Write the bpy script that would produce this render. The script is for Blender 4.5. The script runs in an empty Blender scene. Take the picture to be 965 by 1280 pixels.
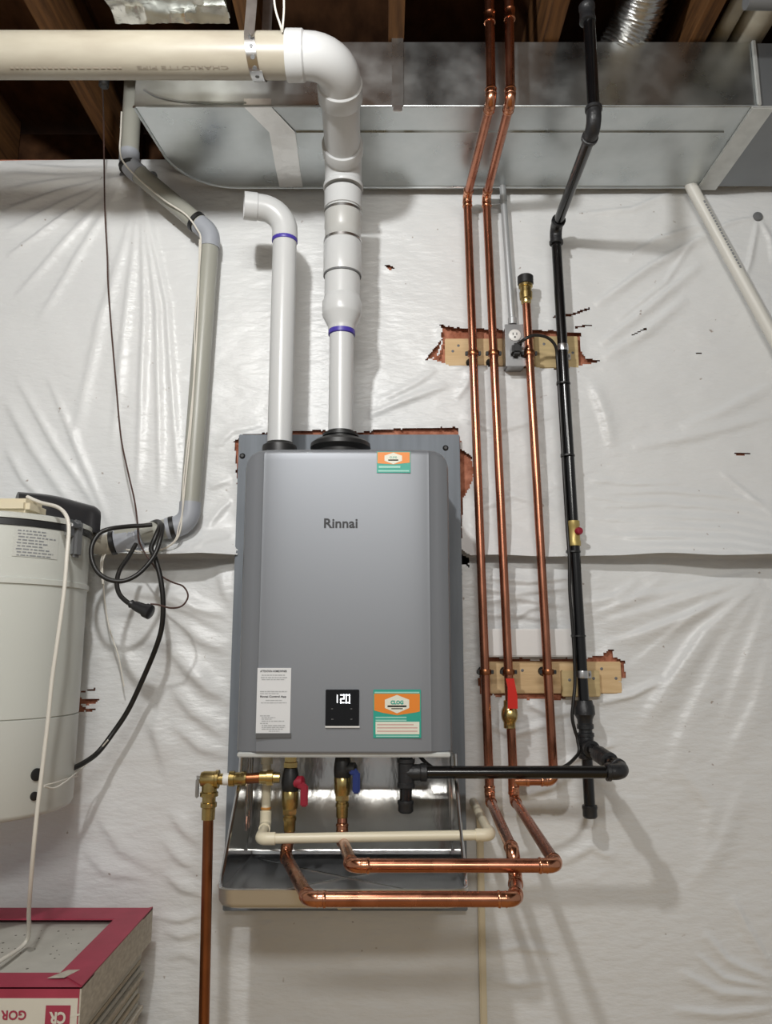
import bpy, bmesh, math, random
import numpy as np
from mathutils import Vector, Matrix
random.seed(4)
rng = np.random.RandomState(7)
S = bpy.context.scene
COL = S.collection
PI = math.pi

# ------------------------------------------------------------------ camera, world, lights, exposure
EYE = 1.25
TILT = math.radians(10)
F = 963.0
cam = bpy.data.cameras.new('camera'); camo = bpy.data.objects.new('camera', cam); COL.objects.link(camo)
cam.sensor_fit = 'VERTICAL'; cam.sensor_height = 36; cam.lens = F / 1280 * 36
cam.clip_start = 0.05
camo.location = (0, 0, EYE); camo.rotation_euler = (PI / 2 + TILT, 0, 0)
S.camera = camo

w = bpy.data.worlds.new('room_ambient'); S.world = w; w.use_nodes = True
w.node_tree.nodes['Background'].inputs[0].default_value = (1.0, 1.0, 0.985, 1)
w.node_tree.nodes['Background'].inputs[1].default_value = 0.27

def point_light(name, loc, power, rad, col):
    l = bpy.data.lights.new(name, 'POINT'); l.energy = power; l.shadow_soft_size = rad; l.color = col
    o = bpy.data.objects.new(name, l); COL.objects.link(o); o.location = loc
    return o
point_light('basement_bulb', (-0.34, 0.48, EYE + 1.19), 50, 0.035, (1.0, 1.0, 0.99))
al = bpy.data.lights.new('room_fixture', 'AREA'); al.shape = 'RECTANGLE'; al.size = 1.2; al.size_y = 0.22
al.energy = 35; al.color = (1.0, 0.985, 0.94)
alo = bpy.data.objects.new('room_fixture', al); COL.objects.link(alo)
alo.location = (0.10, -1.5, EYE + 1.30); alo.rotation_euler = (math.radians(50), 0, 0)

S.view_settings.view_transform = 'Standard'; S.view_settings.look = 'None'
S.view_settings.gamma = 1.0; S.view_settings.use_curve_mapping = False
S.view_settings.exposure = 0.13

# ------------------------------------------------------------------ pixel -> world
CT, ST = math.cos(TILT), math.sin(TILT)
def P(x, y, Y):
    u = (x - 482.5) / F; v = (640 - y) / F
    t = Y / (CT - v * ST)
    return Vector((u * t, Y, EYE + t * (ST + v * CT)))
def DZ(y, Y): return P(482.5, y, Y).z

# ------------------------------------------------------------------ mesh builder
class MB:
    def __init__(s): s.v = []; s.f = []
    def add(s, vs, fs):
        o = len(s.v); s.v += [tuple(p) for p in vs]; s.f += [tuple(i + o for i in f) for f in fs]; return s
    def box(s, c, size, rz=0.0, mat=None, bev=0.0):
        hx, hy, hz = size[0] / 2, size[1] / 2, size[2] / 2
        m = Matrix.Translation(Vector(c)) @ (mat if mat else Matrix.Rotation(rz, 4, 'Z'))
        if bev > 0:
            bm = bmesh.new(); bmesh.ops.create_cube(bm, size=1)
            for q in bm.verts: q.co = Vector((q.co.x * size[0], q.co.y * size[1], q.co.z * size[2]))
            bmesh.ops.bevel(bm, geom=bm.edges[:] , offset=bev, segments=2, affect='EDGES')
            bm.verts.index_update()
            s.add([m @ q.co for q in bm.verts], [[q.index for q in f.verts] for f in bm.faces]); bm.free(); return s
        vs = [m @ Vector((a * hx, b * hy, c_ * hz)) for a in (-1, 1) for b in (-1, 1) for c_ in (-1, 1)]
        return s.add(vs, [(0, 1, 3, 2), (4, 6, 7, 5), (0, 4, 5, 1), (2, 3, 7, 6), (0, 2, 6, 4), (1, 5, 7, 3)])
    def tube(s, pts, r, seg=14, caps=True):
        pts = [Vector(p) for p in pts]; n = len(pts)
        rs = r if isinstance(r, (list, tuple)) else [r] * n
        tan = []
        for i in range(n):
            a = pts[max(0, i - 1)]; b = pts[min(n - 1, i + 1)]
            d = (b - a)
            if d.length < 1e-9: d = (pts[-1] - pts[0])
            tan.append(d.normalized())
        t0 = tan[0]; up = Vector((0, 0, 1)) if abs(t0.z) < 0.9 else Vector((1, 0, 0))
        nrm = (up - t0 * up.dot(t0)).normalized()
        vs = []
        for i in range(n):
            t = tan[i]; nrm = (nrm - t * nrm.dot(t)).normalized(); b = t.cross(nrm)
            for k in range(seg):
                a = 2 * PI * k / seg
                vs.append(pts[i] + (nrm * math.cos(a) + b * math.sin(a)) * rs[i])
        fs = []
        for i in range(n - 1):
            for k in range(seg):
                k2 = (k + 1) % seg
                fs.append((i * seg + k, i * seg + k2, (i + 1) * seg + k2, (i + 1) * seg + k))
        if caps:
            fs.append(tuple(range(seg))[::-1]); fs.append(tuple((n - 1) * seg + k for k in range(seg)))
        return s.add(vs, fs)
    def lathe(s, p0, axis, prof, seg=24):
        """prof: list of (distance along axis, radius)"""
        p0 = Vector(p0); ax = Vector(axis).normalized()
        up = Vector((0, 0, 1)) if abs(ax.z) < 0.9 else Vector((0, -1, 0))
        n = (up - ax * up.dot(ax)).normalized(); b = ax.cross(n)
        vs = []; fs = []
        for h, r in prof:
            for k in range(seg):
                a = 2 * PI * k / seg
                vs.append(p0 + ax * h + (n * math.cos(a) + b * math.sin(a)) * max(r, 1e-5))
        for i in range(len(prof) - 1):
            for k in range(seg):
                k2 = (k + 1) % seg
                fs.append((i * seg + k, i * seg + k2, (i + 1) * seg + k2, (i + 1) * seg + k))
        fs.append(tuple(range(seg))[::-1]); fs.append(tuple((len(prof) - 1) * seg + k for k in range(seg)))
        return s.add(vs, fs)
    def prism(s, poly, vec):
        """poly: planar list of points, extruded by vec"""
        n = len(poly); vec = Vector(vec)
        vs = [Vector(p) for p in poly] + [Vector(p) + vec for p in poly]
        fs = [tuple(range(n))[::-1], tuple(range(n, 2 * n))] + [(i, (i + 1) % n, n + (i + 1) % n, n + i) for i in range(n)]
        return s.add(vs, fs)
    def sphere(s, c, r, sx=1, sy=1, sz=1, seg=16, rings=10):
        prof = []
        vs = []; fs = []
        for i in range(rings + 1):
            th = PI * i / rings
            for k in range(seg):
                a = 2 * PI * k / seg
                vs.append(Vector(c) + Vector((math.sin(th) * math.cos(a) * sx, math.sin(th) * math.sin(a) * sy, math.cos(th) * sz)) * r)
        for i in range(rings):
            for k in range(seg):
                k2 = (k + 1) % seg
                fs.append((i * seg + k, (i + 1) * seg + k, (i + 1) * seg + k2, i * seg + k2))
        return s.add(vs, fs)

def root_off(o):
    v = Vector((0, 0, 0))
    while o is not None:
        v += o.location; o = o.parent
    return v
def mesh_from(name, vs, fs, mat, smooth=True, angle=38):
    me = bpy.data.meshes.new(name); me.from_pydata([tuple(q) for q in vs], [], fs)
    me.validate()
    bm = bmesh.new(); bm.from_mesh(me); bmesh.ops.recalc_face_normals(bm, faces=bm.faces); bm.to_mesh(me); bm.free()
    if mat: me.materials.append(mat)
    if smooth:
        me.polygons.foreach_set('use_smooth', [True] * len(me.polygons))
        me.set_sharp_from_angle(angle=math.radians(angle))
    me.update(); return me
def add(name, mb, mat, parent=None, label=None, kind=None, smooth=True, angle=38):
    vs = [Vector(q) for q in mb.v]
    if parent is not None:
        off = root_off(parent); loc = Vector((0, 0, 0))
    else:
        mn = [min(q[i] for q in vs) for i in range(3)]; mx = [max(q[i] for q in vs) for i in range(3)]
        off = Vector(((mn[0] + mx[0]) / 2, (mn[1] + mx[1]) / 2, mn[2])); loc = off
    me = mesh_from(name, [q - off for q in vs], mb.f, mat, smooth, angle)
    o = bpy.data.objects.new(name, me); COL.objects.link(o); o.location = loc
    if parent is not None: o.parent = parent
    if label: o['label'] = label
    if kind: o['kind'] = kind
    return o
def tag(o, label, cat, group=None, kind=None):
    o['label'] = label; o['category'] = cat
    if group: o['group'] = group
    if kind: o['kind'] = kind
    return o
def thing(name, label, cat, loc, group=None):
    o = bpy.data.objects.new(name, None); COL.objects.link(o); o.location = loc; o.empty_display_size = 0.05
    return tag(o, label, cat, group)
def dup(root, loc, label, group=None):
    r = root.copy(); COL.objects.link(r); r.location = loc; r['label'] = label
    if group: r['group'] = group
    for ch in list(root.children):
        c = ch.copy(); COL.objects.link(c); c.parent = r
        for g in ch.children:
            d = g.copy(); COL.objects.link(d); d.parent = c
    return r

def spline(pts, n=8):
    pts = [Vector(p) for p in pts]; out = []
    q = [pts[0] * 2 - pts[1]] + pts + [pts[-1] * 2 - pts[-2]]
    for i in range(1, len(q) - 2):
        for k in range(n):
            t = k / n; a, b, c, d = q[i - 1], q[i], q[i + 1], q[i + 2]
            out.append(0.5 * ((2 * b) + (c - a) * t + (2 * a - 5 * b + 4 * c - d) * t * t + (3 * b - a - 3 * c + d) * t ** 3))
    out.append(pts[-1]); return out

# ------------------------------------------------------------------ materials
def mat(name, col, rough=0.5, metal=0.0, var=0.0, vscale=8.0, bump=0.0, bscale=60.0, stretch=(1, 1, 1), col2=None, spec=0.5, rvar=0.0, detail=4.0, emit=0.0, coat=0.0):
    m = bpy.data.materials.new(name); m.use_nodes = True; nt = m.node_tree; nd = nt.nodes; lk = nt.links
    b = nd['Principled BSDF']
    b.inputs['Base Color'].default_value = (*col, 1); b.inputs['Roughness'].default_value = rough
    b.inputs['Metallic'].default_value = metal; b.inputs['Specular IOR Level'].default_value = spec
    if coat: b.inputs['Coat Weight'].default_value = coat
    if emit:
        b.inputs['Emission Color'].default_value = (*col, 1); b.inputs['Emission Strength'].default_value = emit
    if var > 0 or bump > 0 or col2 or rvar > 0:
        tc = nd.new('ShaderNodeTexCoord'); mp = nd.new('ShaderNodeMapping'); mp.inputs['Scale'].default_value = stretch
        lk.new(tc.outputs['Object'], mp.inputs['Vector'])
        n1 = nd.new('ShaderNodeTexNoise'); n1.inputs['Scale'].default_value = vscale; n1.inputs['Detail'].default_value = detail
        lk.new(mp.outputs[0], n1.inputs['Vector'])
        if var > 0 or col2:
            cr = nd.new('ShaderNodeValToRGB'); cr.color_ramp.elements[0].position = 0.3; cr.color_ramp.elements[1].position = 0.7
            c2 = col2 if col2 else tuple(max(0, c * (1 - var)) for c in col)
            cr.color_ramp.elements[0].color = (*c2, 1); cr.color_ramp.elements[1].color = (*col, 1)
            lk.new(n1.outputs['Fac'], cr.inputs[0]); lk.new(cr.outputs[0], b.inputs['Base Color'])
        if rvar > 0:
            mr = nd.new('ShaderNodeMapRange'); mr.inputs['To Min'].default_value = max(0.02, rough - rvar); mr.inputs['To Max'].default_value = rough + rvar
            mr.inputs['From Min'].default_value = 0.3; mr.inputs['From Max'].default_value = 0.7
            lk.new(n1.outputs['Fac'], mr.inputs[0]); lk.new(mr.outputs[0], b.inputs['Roughness'])
        if bump > 0:
            n2 = nd.new('ShaderNodeTexNoise'); n2.inputs['Scale'].default_value = bscale; n2.inputs['Detail'].default_value = 5
            lk.new(mp.outputs[0], n2.inputs['Vector'])
            bp = nd.new('ShaderNodeBump'); bp.inputs['Strength'].default_value = bump; bp.inputs['Distance'].default_value = 0.004
            lk.new(n2.outputs['Fac'], bp.inputs['Height']); lk.new(bp.outputs[0], b.inputs['Normal'])
    return m

M_FACE = mat('white_vinyl_facing', (0.755, 0.765, 0.765), 0.35, var=0.04, vscale=2.5, bump=0.65, bscale=48, stretch=(0.55, 1, 1.5))
_nt = M_FACE.node_tree; _b = _nt.nodes['Principled BSDF']; _src = _b.inputs['Base Color'].links[0].from_socket
_n = _nt.nodes.new('ShaderNodeTexNoise'); _n.inputs['Scale'].default_value = 42; _n.inputs['Detail'].default_value = 2
_tc = _nt.nodes.new('ShaderNodeTexCoord'); _nt.links.new(_tc.outputs['Object'], _n.inputs['Vector'])
_r = _nt.nodes.new('ShaderNodeMapRange'); _r.inputs['From Min'].default_value = .735; _r.inputs['From Max'].default_value = .78; _r.inputs['To Max'].default_value = .65
_nt.links.new(_n.outputs['Fac'], _r.inputs[0])
_m = _nt.nodes.new('ShaderNodeMix'); _m.data_type = 'RGBA'; _m.inputs['B'].default_value = (.22, .14, .09, 1)
_nt.links.new(_r.outputs[0], _m.inputs['Factor']); _nt.links.new(_src, _m.inputs['A']); _nt.links.new(_m.outputs['Result'], _b.inputs['Base Color'])
M_FLAP = mat('white_facing_flat', (0.80, 0.79, 0.775), 0.4, var=0.04, vscale=6)
M_FIB = mat('brown_fiberglass', (0.58, 0.25, 0.16), 0.95, col2=(0.27, 0.09, 0.05), vscale=40, bump=1.0, bscale=90, spec=0.1)
M_CONC = mat('concrete', (0.35, 0.33, 0.31), 0.85, var=0.3, vscale=5, bump=0.3, bscale=40)
M_FLOOR = mat('beige_floor', (0.50, 0.34, 0.15), 0.6, var=0.15, vscale=3)
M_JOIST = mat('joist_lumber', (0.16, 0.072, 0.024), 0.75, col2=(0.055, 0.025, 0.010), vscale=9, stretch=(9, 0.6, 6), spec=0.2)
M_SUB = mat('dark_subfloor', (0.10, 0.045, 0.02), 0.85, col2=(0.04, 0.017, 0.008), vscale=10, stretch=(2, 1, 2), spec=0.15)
M_WOOD = mat('pine_plywood', (0.72, 0.52, 0.29), 0.65, col2=(0.60, 0.41, 0.21), vscale=7, stretch=(1.2, 4, 14), bump=0.15, bscale=40)
M_WOOD2 = mat('plywood_scrap', (0.60, 0.46, 0.24), 0.7, col2=(0.47, 0.36, 0.18), vscale=10, stretch=(1.2, 4, 10))
M_GALV = mat('galvanized_sheet', (0.58, 0.605, 0.605), 0.32, metal=1.0, col2=(0.44, 0.465, 0.465), vscale=9, rvar=0.09, bump=0.10, bscale=9, detail=6)
M_GALV2 = mat('galvanized_cleat', (0.70, 0.715, 0.70), 0.5, metal=0.7, var=0.15, vscale=30)
M_FOIL = mat('aluminium_foil', (0.86, 0.84, 0.76), 0.2, metal=1.0, bump=0.8, bscale=14, stretch=(1, 1, 1))
M_TAPE = mat('foil_tape', (0.80, 0.79, 0.77), 0.34, metal=0.85, bump=0.6, bscale=30)
M_STRAP = mat('hanger_strap_steel', (0.62, 0.62, 0.62), 0.28, metal=1.0, var=0.2, vscale=40)
M_STAIN = mat('stainless_sheet', (0.68, 0.675, 0.66), 0.16, metal=1.0, var=0.05, vscale=3, bump=0.22, bscale=5)
M_STAINB = mat('wavy_stainless', (0.68, 0.675, 0.66), 0.20, metal=1.0, var=0.05, vscale=3, bump=0.9, bscale=7, stretch=(1.6, 1, 0.7))
M_PAINT = mat('silver_paint', (0.255, 0.268, 0.29), 0.48, metal=0.48, spec=0.4)
M_CASE = mat('grey_case', (0.30, 0.31, 0.33), 0.45, metal=0.4)
M_BOARD = mat('grey_painted_board', (0.20, 0.225, 0.255), 0.62, col2=(0.16, 0.18, 0.205), vscale=6, stretch=(8, 1, 0.8))
M_PVC = mat('white_pvc', (0.57, 0.58, 0.58), 0.30, var=0.02)
M_PVCG = mat('grey_white_coupling', (0.47, 0.47, 0.45), 0.34, var=0.05, vscale=20)
M_PVCC = mat('aged_cream_pvc', (0.43, 0.40, 0.325), 0.38, col2=(0.35, 0.315, 0.25), vscale=7, stretch=(1, 3, 3))
M_CPVC = mat('cream_cpvc', (0.80, 0.73, 0.55), 0.35, var=0.03)
M_GLUE = mat('orange_cement', (0.55, 0.25, 0.06), 0.4)
M_VAC = mat('grey_vacuum_tube', (0.36, 0.36, 0.315), 0.38, var=0.06)
M_VACF = mat('blue_grey_fitting', (0.36, 0.38, 0.42), 0.42, var=0.05)
M_PURP = mat('purple_primer', (0.06, 0.04, 0.33), 0.4)
M_COP = mat('copper', (0.50, 0.21, 0.13), 0.27, metal=1.0, col2=(0.38, 0.15, 0.088), vscale=14, rvar=0.06, stretch=(2, 2, 0.7))
M_COPF = mat('bright_copper_fitting', (0.70, 0.33, 0.20), 0.22, metal=1.0, col2=(0.48, 0.20, 0.11), vscale=40)
M_COPD = mat('dark_copper', (0.36, 0.14, 0.065), 0.3, metal=1.0, var=0.25, vscale=20)
M_SOLD = mat('solder', (0.72, 0.62, 0.52), 0.3, metal=1.0)
M_BRASS = mat('brass', (0.60, 0.46, 0.20), 0.27, metal=1.0, col2=(0.42, 0.31, 0.12), vscale=30)
M_IRON = mat('black_iron', (0.004, 0.004, 0.0045), 0.2, var=0.2, vscale=30, spec=0.6)
M_IRONF = mat('malleable_iron_fitting', (0.016, 0.0165, 0.018), 0.4, bump=0.3, bscale=120, spec=0.5)
M_BLACK = mat('black_rubber', (0.012, 0.012, 0.012), 0.45)
M_BLKPL = mat('black_plastic', (0.020, 0.020, 0.022), 0.35)
M_CORD = mat('black_cord', (0.013, 0.012, 0.011), 0.42)
M_RED = mat('red_plastic', (0.62, 0.02, 0.012), 0.35)
M_DRED = mat('dark_red_plastic', (0.28, 0.012, 0.03), 0.4)
M_BLUE = mat('blue_plastic', (0.012, 0.03, 0.16), 0.4)
M_EMT = mat('grey_conduit', (0.50, 0.52, 0.53), 0.42, metal=0.5, var=0.08, vscale=20)
M_STEELB = mat('steel_box', (0.34, 0.34, 0.345), 0.35, metal=0.9, var=0.15, vscale=25)
M_WHITE = mat('white_plastic', (0.78, 0.77, 0.74), 0.4)
M_TANK = mat('cream_grey_enamel', (0.58, 0.595, 0.55), 0.33, var=0.03, vscale=4)
M_TANKD = mat('grey_enamel_lower', (0.56, 0.57, 0.53), 0.35, var=0.03, vscale=4)
M_CREAM = mat('cream_plastic', (0.70, 0.62, 0.45), 0.45)
M_PAPER = mat('label_paper', (0.72, 0.73, 0.74), 0.55)
M_PRINT = mat('grey_print', (0.24, 0.25, 0.26), 0.6)
M_INK = mat('black_print', (0.015, 0.015, 0.018), 0.5)
M_WBAR = mat('dark_grey_print', (0.10, 0.10, 0.10), 0.6)
M_LGREY = mat('light_print', (0.42, 0.43, 0.44), 0.6)
M_GLASS = mat('black_glass', (0.004, 0.004, 0.005), 0.12)
M_LED = mat('white_led', (0.95, 0.97, 1.0), 0.5, emit=1.6)
M_ORNG = mat('orange_print', (0.80, 0.24, 0.02), 0.45)
M_TEAL = mat('teal_print', (0.02, 0.36, 0.27), 0.45)
M_TEALL = mat('pale_teal_print', (0.33, 0.66, 0.56), 0.5)
M_OFFW = mat('offwhite_print', (0.78, 0.78, 0.66), 0.5)
M_PINKT = mat('pale_red_print', (0.62, 0.38, 0.34), 0.5)
M_PINK = mat('raspberry_cardboard', (0.40, 0.045, 0.085), 0.55, col2=(0.32, 0.035, 0.065), vscale=14, bump=0.1, bscale=40)
M_CARD = mat('printed_cardboard_side', (0.56, 0.52, 0.44), 0.65, col2=(0.40, 0.36, 0.30), vscale=60, stretch=(1, 1, 2))
M_CARDL = mat('white_carton', (0.68, 0.65, 0.56), 0.6, var=0.08, vscale=10)
M_TILE = mat('speckled_tile', (0.52, 0.51, 0.46), 0.6, col2=(0.44, 0.43, 0.385), vscale=18, bump=0.1, bscale=60)
M_DUST = mat('dark_speck', (0.13, 0.12, 0.10), 0.8)
M_TEDGE = mat('tile_edge', (0.50, 0.44, 0.34), 0.6, col2=(0.34, 0.29, 0.21), vscale=20, stretch=(1, 1, 8))
M_BRNW = mat('brown_wire', (0.07, 0.035, 0.028), 0.5)
M_WWIRE = mat('white_wire', (0.70, 0.67, 0.60), 0.45)
M_FLEX = mat('flex_duct_foil', (0.66, 0.66, 0.65), 0.25, metal=1.0, bump=0.4, bscale=50)
M_GTAPE = mat('grey_tape', (0.15, 0.155, 0.16), 0.5)
M_YEL = mat('yellow_brass_body', (0.52, 0.40, 0.14), 0.4, metal=0.5, var=0.2, vscale=40)

# ------------------------------------------------------------------ writing
def text_mesh(s, bold=0.0):
    c = bpy.data.curves.new('txt', 'FONT'); c.body = s; c.align_x = 'CENTER'; c.align_y = 'CENTER'; c.resolution_u = 3
    c.offset = bold
    o = bpy.data.objects.new('txt', c); COL.objects.link(o)
    me = bpy.data.meshes.new_from_object(o)
    vs = [v.co.copy() for v in me.vertices]; fs = [tuple(p.vertices) for p in me.polygons]
    bpy.data.objects.remove(o); bpy.data.meshes.remove(me); bpy.data.curves.remove(c)
    x0 = min(v.x for v in vs); x1 = max(v.x for v in vs); y0 = min(v.y for v in vs); y1 = max(v.y for v in vs)
    return [((v.x - (x0 + x1) / 2) / (x1 - x0), (v.y - (y0 + y1) / 2) / (y1 - y0)) for v in vs], fs
def put_text(mb, s, c, right, up, width, height, bold=0.0):
    vs, fs = text_mesh(s, bold); c = Vector(c); right = Vector(right).normalized(); up = Vector(up).normalized()
    return mb.add([c + right * (a * width) + up * (b * height) for a, b in vs], fs)

# ------------------------------------------------------------------ pipe fittings
def bend_arc(a, c, b, R):
    """arc points replacing corner c between a and b; returns pts, trimmed length"""
    d1 = (a - c).normalized(); d2 = (b - c).normalized()
    ang = d1.angle(d2); L = R / math.tan(ang / 2)
    bis = (d1 + d2)
    if bis.length < 1e-5: return [c], 0.0
    cen = c + bis.normalized() * (R / math.sin(ang / 2))
    s0 = c + d1 * L - cen; s1 = c + d2 * L - cen
    tot = s0.angle(s1); ax = s0.cross(s1).normalized(); n = 9
    return [cen + Matrix.Rotation(tot * k / (n - 1), 3, ax) @ s0 for k in range(n)], L
def run(root, pts, r, pm, fm, fr=1.14, R=None, soc=None, style='sweat', names=('pipe', 'elbow'), seg=18, skip=(), radii=None, collar_mat=None):
    """a run of straight pipes with an elbow at each inner corner; each pipe and elbow a part of its own"""
    pts = [Vector(p) for p in pts]; n = len(pts); R = R or 1.7 * r; soc = soc or 1.7 * r
    cut = [0.0] * n; out = []
    for i in range(1, n - 1):
        if i in skip: continue
        arc, L = bend_arc(pts[i - 1], pts[i], pts[i + 1], R)
        d1 = (pts[i - 1] - pts[i]).normalized(); d2 = (pts[i + 1] - pts[i]).normalized()
        f = r * fr; mb = MB()
        e0 = arc[0] + d1 * soc; e1 = arc[-1] + d2 * soc
        mb.tube([e0, arc[0] + d1 * soc * 0.15] + arc + [arc[-1] + d2 * soc * 0.15, e1], f, seg)
        if style == 'sweat':
            for e, d in ((e0, d1), (e1, d2)):
                mb.lathe(e - d * r * 0.5, d, [(0, f), (r * 0.12, f * 1.09), (r * 0.3, f * 1.09), (r * 0.5, f * 1.02), (r * 0.62, r * 1.01)], seg)
                mb.lathe(e - d * r * 1.5, d, [(0, f), (r * 0.1, f * 1.06), (r * 0.25, f * 1.06), (r * 0.35, f)], seg)
        elif style == 'iron':
            for e, d in ((e0, d1), (e1, d2)):
                mb.lathe(e - d * r * 0.75, d, [(0, f * 1.0), (r * 0.1, f * 1.16), (r * 0.65, f * 1.16), (r * 0.75, f * 1.08), (r * 0.75, r * 1.0)], seg)
        elif style == 'pvc':
            for e, d in ((e0, d1), (e1, d2)):
                mb.lathe(e - d * soc * 0.9, d, [(0, f), (r * 0.05, f * 1.045), (soc * 0.9, f * 1.045), (soc * 0.9, r)], seg)
        out.append(add(names[1], mb, fm, root))
        cut[i] = L + soc * 0.5
    for i in range(n - 1):
        d = (pts[i + 1] - pts[i]); ln = d.length; d.normalize()
        a = pts[i] + d * (cut[i] if i in range(1, n - 1) else 0); b = pts[i + 1] - d * (cut[i + 1] if i + 1 in range(1, n - 1) else 0)
        if (b - a).dot(d) < 0.004: continue
        rr = radii[i] if radii else r
        add(names[0], MB().tube([a, b], rr, seg), pm, root)
    return out
def ring(p, axis, r, w, rim=1.0):
    return MB().lathe(Vector(p) - Vector(axis).normalized() * w / 2, axis, [(0, r * 0.9), (0, r), (w * 0.2, r * rim), (w * 0.8, r * rim), (w, r), (w, r * 0.9)])
def hexnut(mb, p, axis, r, h):
    return mb.lathe(p, axis, [(0, r * 0.92), (h * 0.1, r), (h * 0.9, r), (h, r * 0.92)], 6)

# ================================================================== SETTING
W = 2.02          # nominal face of the wall blanket
ZC = EYE + 1.468   # underside of the joists
fl = add('floor', MB().box((0, -0.4, -0.05), (5.2, 5.6, 0.1)), M_FLOOR, kind='structure')
wb = add('wall_back', MB().box((0, 2.25, (EYE + 1.40) / 2), (5.2, 0.2, EYE + 1.40)), M_CONC, kind='structure')
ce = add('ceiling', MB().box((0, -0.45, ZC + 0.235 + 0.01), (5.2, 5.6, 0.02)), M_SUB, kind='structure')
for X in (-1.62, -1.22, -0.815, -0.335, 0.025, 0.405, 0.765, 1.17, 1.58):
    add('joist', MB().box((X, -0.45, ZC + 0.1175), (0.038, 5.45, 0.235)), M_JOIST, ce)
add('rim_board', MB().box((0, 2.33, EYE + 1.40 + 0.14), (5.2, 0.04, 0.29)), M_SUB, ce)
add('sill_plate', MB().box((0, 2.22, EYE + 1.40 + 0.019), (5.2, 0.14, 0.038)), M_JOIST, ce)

# ------------------------------------------------------------------ wall blanket: wrinkled vinyl over fiberglass
XMIN, XMAX, CELL = -1.32, 1.32, 0.004
def wp(x, y): q = P(x, y, W); return (q.x, q.z)
def smooth(t): return t * t * (3 - 2 * t)
def vnoise(X, Z, sx, sz, seed):
    r = np.random.RandomState(seed); g = r.rand(160, 160)
    u = X * sx + 50; v = Z * sz + 50
    i = np.floor(u).astype(int); j = np.floor(v).astype(int); a = smooth(u - i); b = smooth(v - j)
    i0 = i % 160; j0 = j % 160; i1 = (i + 1) % 160; j1 = (j + 1) % 160
    return (g[i0, j0] * (1 - a) * (1 - b) + g[i1, j0] * a * (1 - b) + g[i0, j1] * (1 - a) * b + g[i1, j1] * a * b) - 0.5
def seg_ridge(H, X, Z, pts, amp, wid, wid2=None, taper=0.5):
    """fold along a polyline given in photograph pixels, laid on the wall plane; steeper on one side"""
    pts = [wp(*p) for p in pts]; wid2 = wid2 or wid
    lens = [math.dist(pts[i], pts[i + 1]) for i in range(len(pts) - 1)]; tot = sum(lens); acc = 0
    best = np.full(X.shape, 9.0); sd = np.zeros(X.shape); tt = np.zeros(X.shape)
    for i, ln in enumerate(lens):
        ax, az = pts[i]; bx, bz = pts[i + 1]; dx, dz = (bx - ax) / ln, (bz - az) / ln
        t = np.clip((X - ax) * dx + (Z - az) * dz, 0, ln)
        ex = X - ax - t * dx; ez = Z - az - t * dz; d = np.hypot(ex, ez)
        s = np.sign(dx * ez - dz * ex); m = d < best
        best = np.where(m, d, best); sd = np.where(m, s, sd); tt = np.where(m, (acc + t) / tot, tt); acc += ln
    ww = np.where(sd > 0, wid, wid2)
    env = np.clip(np.sin(np.clip(tt, 0.002, 0.998) * PI), 0, 1) ** taper
    H += amp * env * np.exp(-(best / ww) ** 2)
def inside(X, Z, poly):
    c = np.zeros(X.shape, bool); n = len(poly)
    for i in range(n):
        x0, z0 = poly[i]; x1, z1 = poly[(i + 1) % n]
        if z0 == z1: continue
        m = ((z0 > Z) != (z1 > Z)) & (X < (x1 - x0) * (Z - z0) / (z1 - z0) + x0); c ^= m
    return c
HOLES = [
    [(550, 407), (566, 411), (600, 412), (640, 414), (690, 415), (724, 418), (726, 444), (735, 450), (758, 451), (726, 458), (700, 463), (640, 460), (562, 458), (549, 453), (538, 450), (549, 444), (553, 430)],
    [(293, 552), (300, 545), (330, 541), (400, 538), (445, 540), (500, 536), (552, 535), (573, 535), (574, 545), (576, 560), (588, 572), (592, 590), (590, 606), (580, 618), (577, 640), (576, 688), (587, 700), (588, 708), (576, 706), (574, 900), (560, 1100), (310, 1100), (297, 900), (300, 640), (296, 580)],
    [(602, 822), (660, 824), (722, 824), (752, 820), (760, 812), (768, 812), (768, 822), (780, 826), (782, 846), (771, 855), (748, 869), (700, 874), (640, 873), (599, 867)],
    [(84, 858), (92, 866), (103, 872), (122, 876), (118, 880), (100, 881), (124, 888), (90, 890), (84, 892)],
    [(690, 396), (715, 392.5), (736, 385), (738, 387), (716, 395.5), (692, 398.5)],
    [(718, 409), (738, 406), (739, 408), (718, 411.5)],
    [(789, 419), (804, 412.5), (811, 413), (800, 416), (790, 421)],
    [(868, 440), (880, 441), (870, 443)], [(916, 566), (922, 565), (940, 567), (922, 570)],
    [(481, 332), (486, 331), (494, 335), (487, 338)], [(553, 424), (530, 452), (545, 447)],
    [(575, 610), (587, 606), (580, 622)], [(120, 860), (118, 864), (100, 865)],
]
HP = [[wp(*p) for p in h] for h in HOLES]
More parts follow.
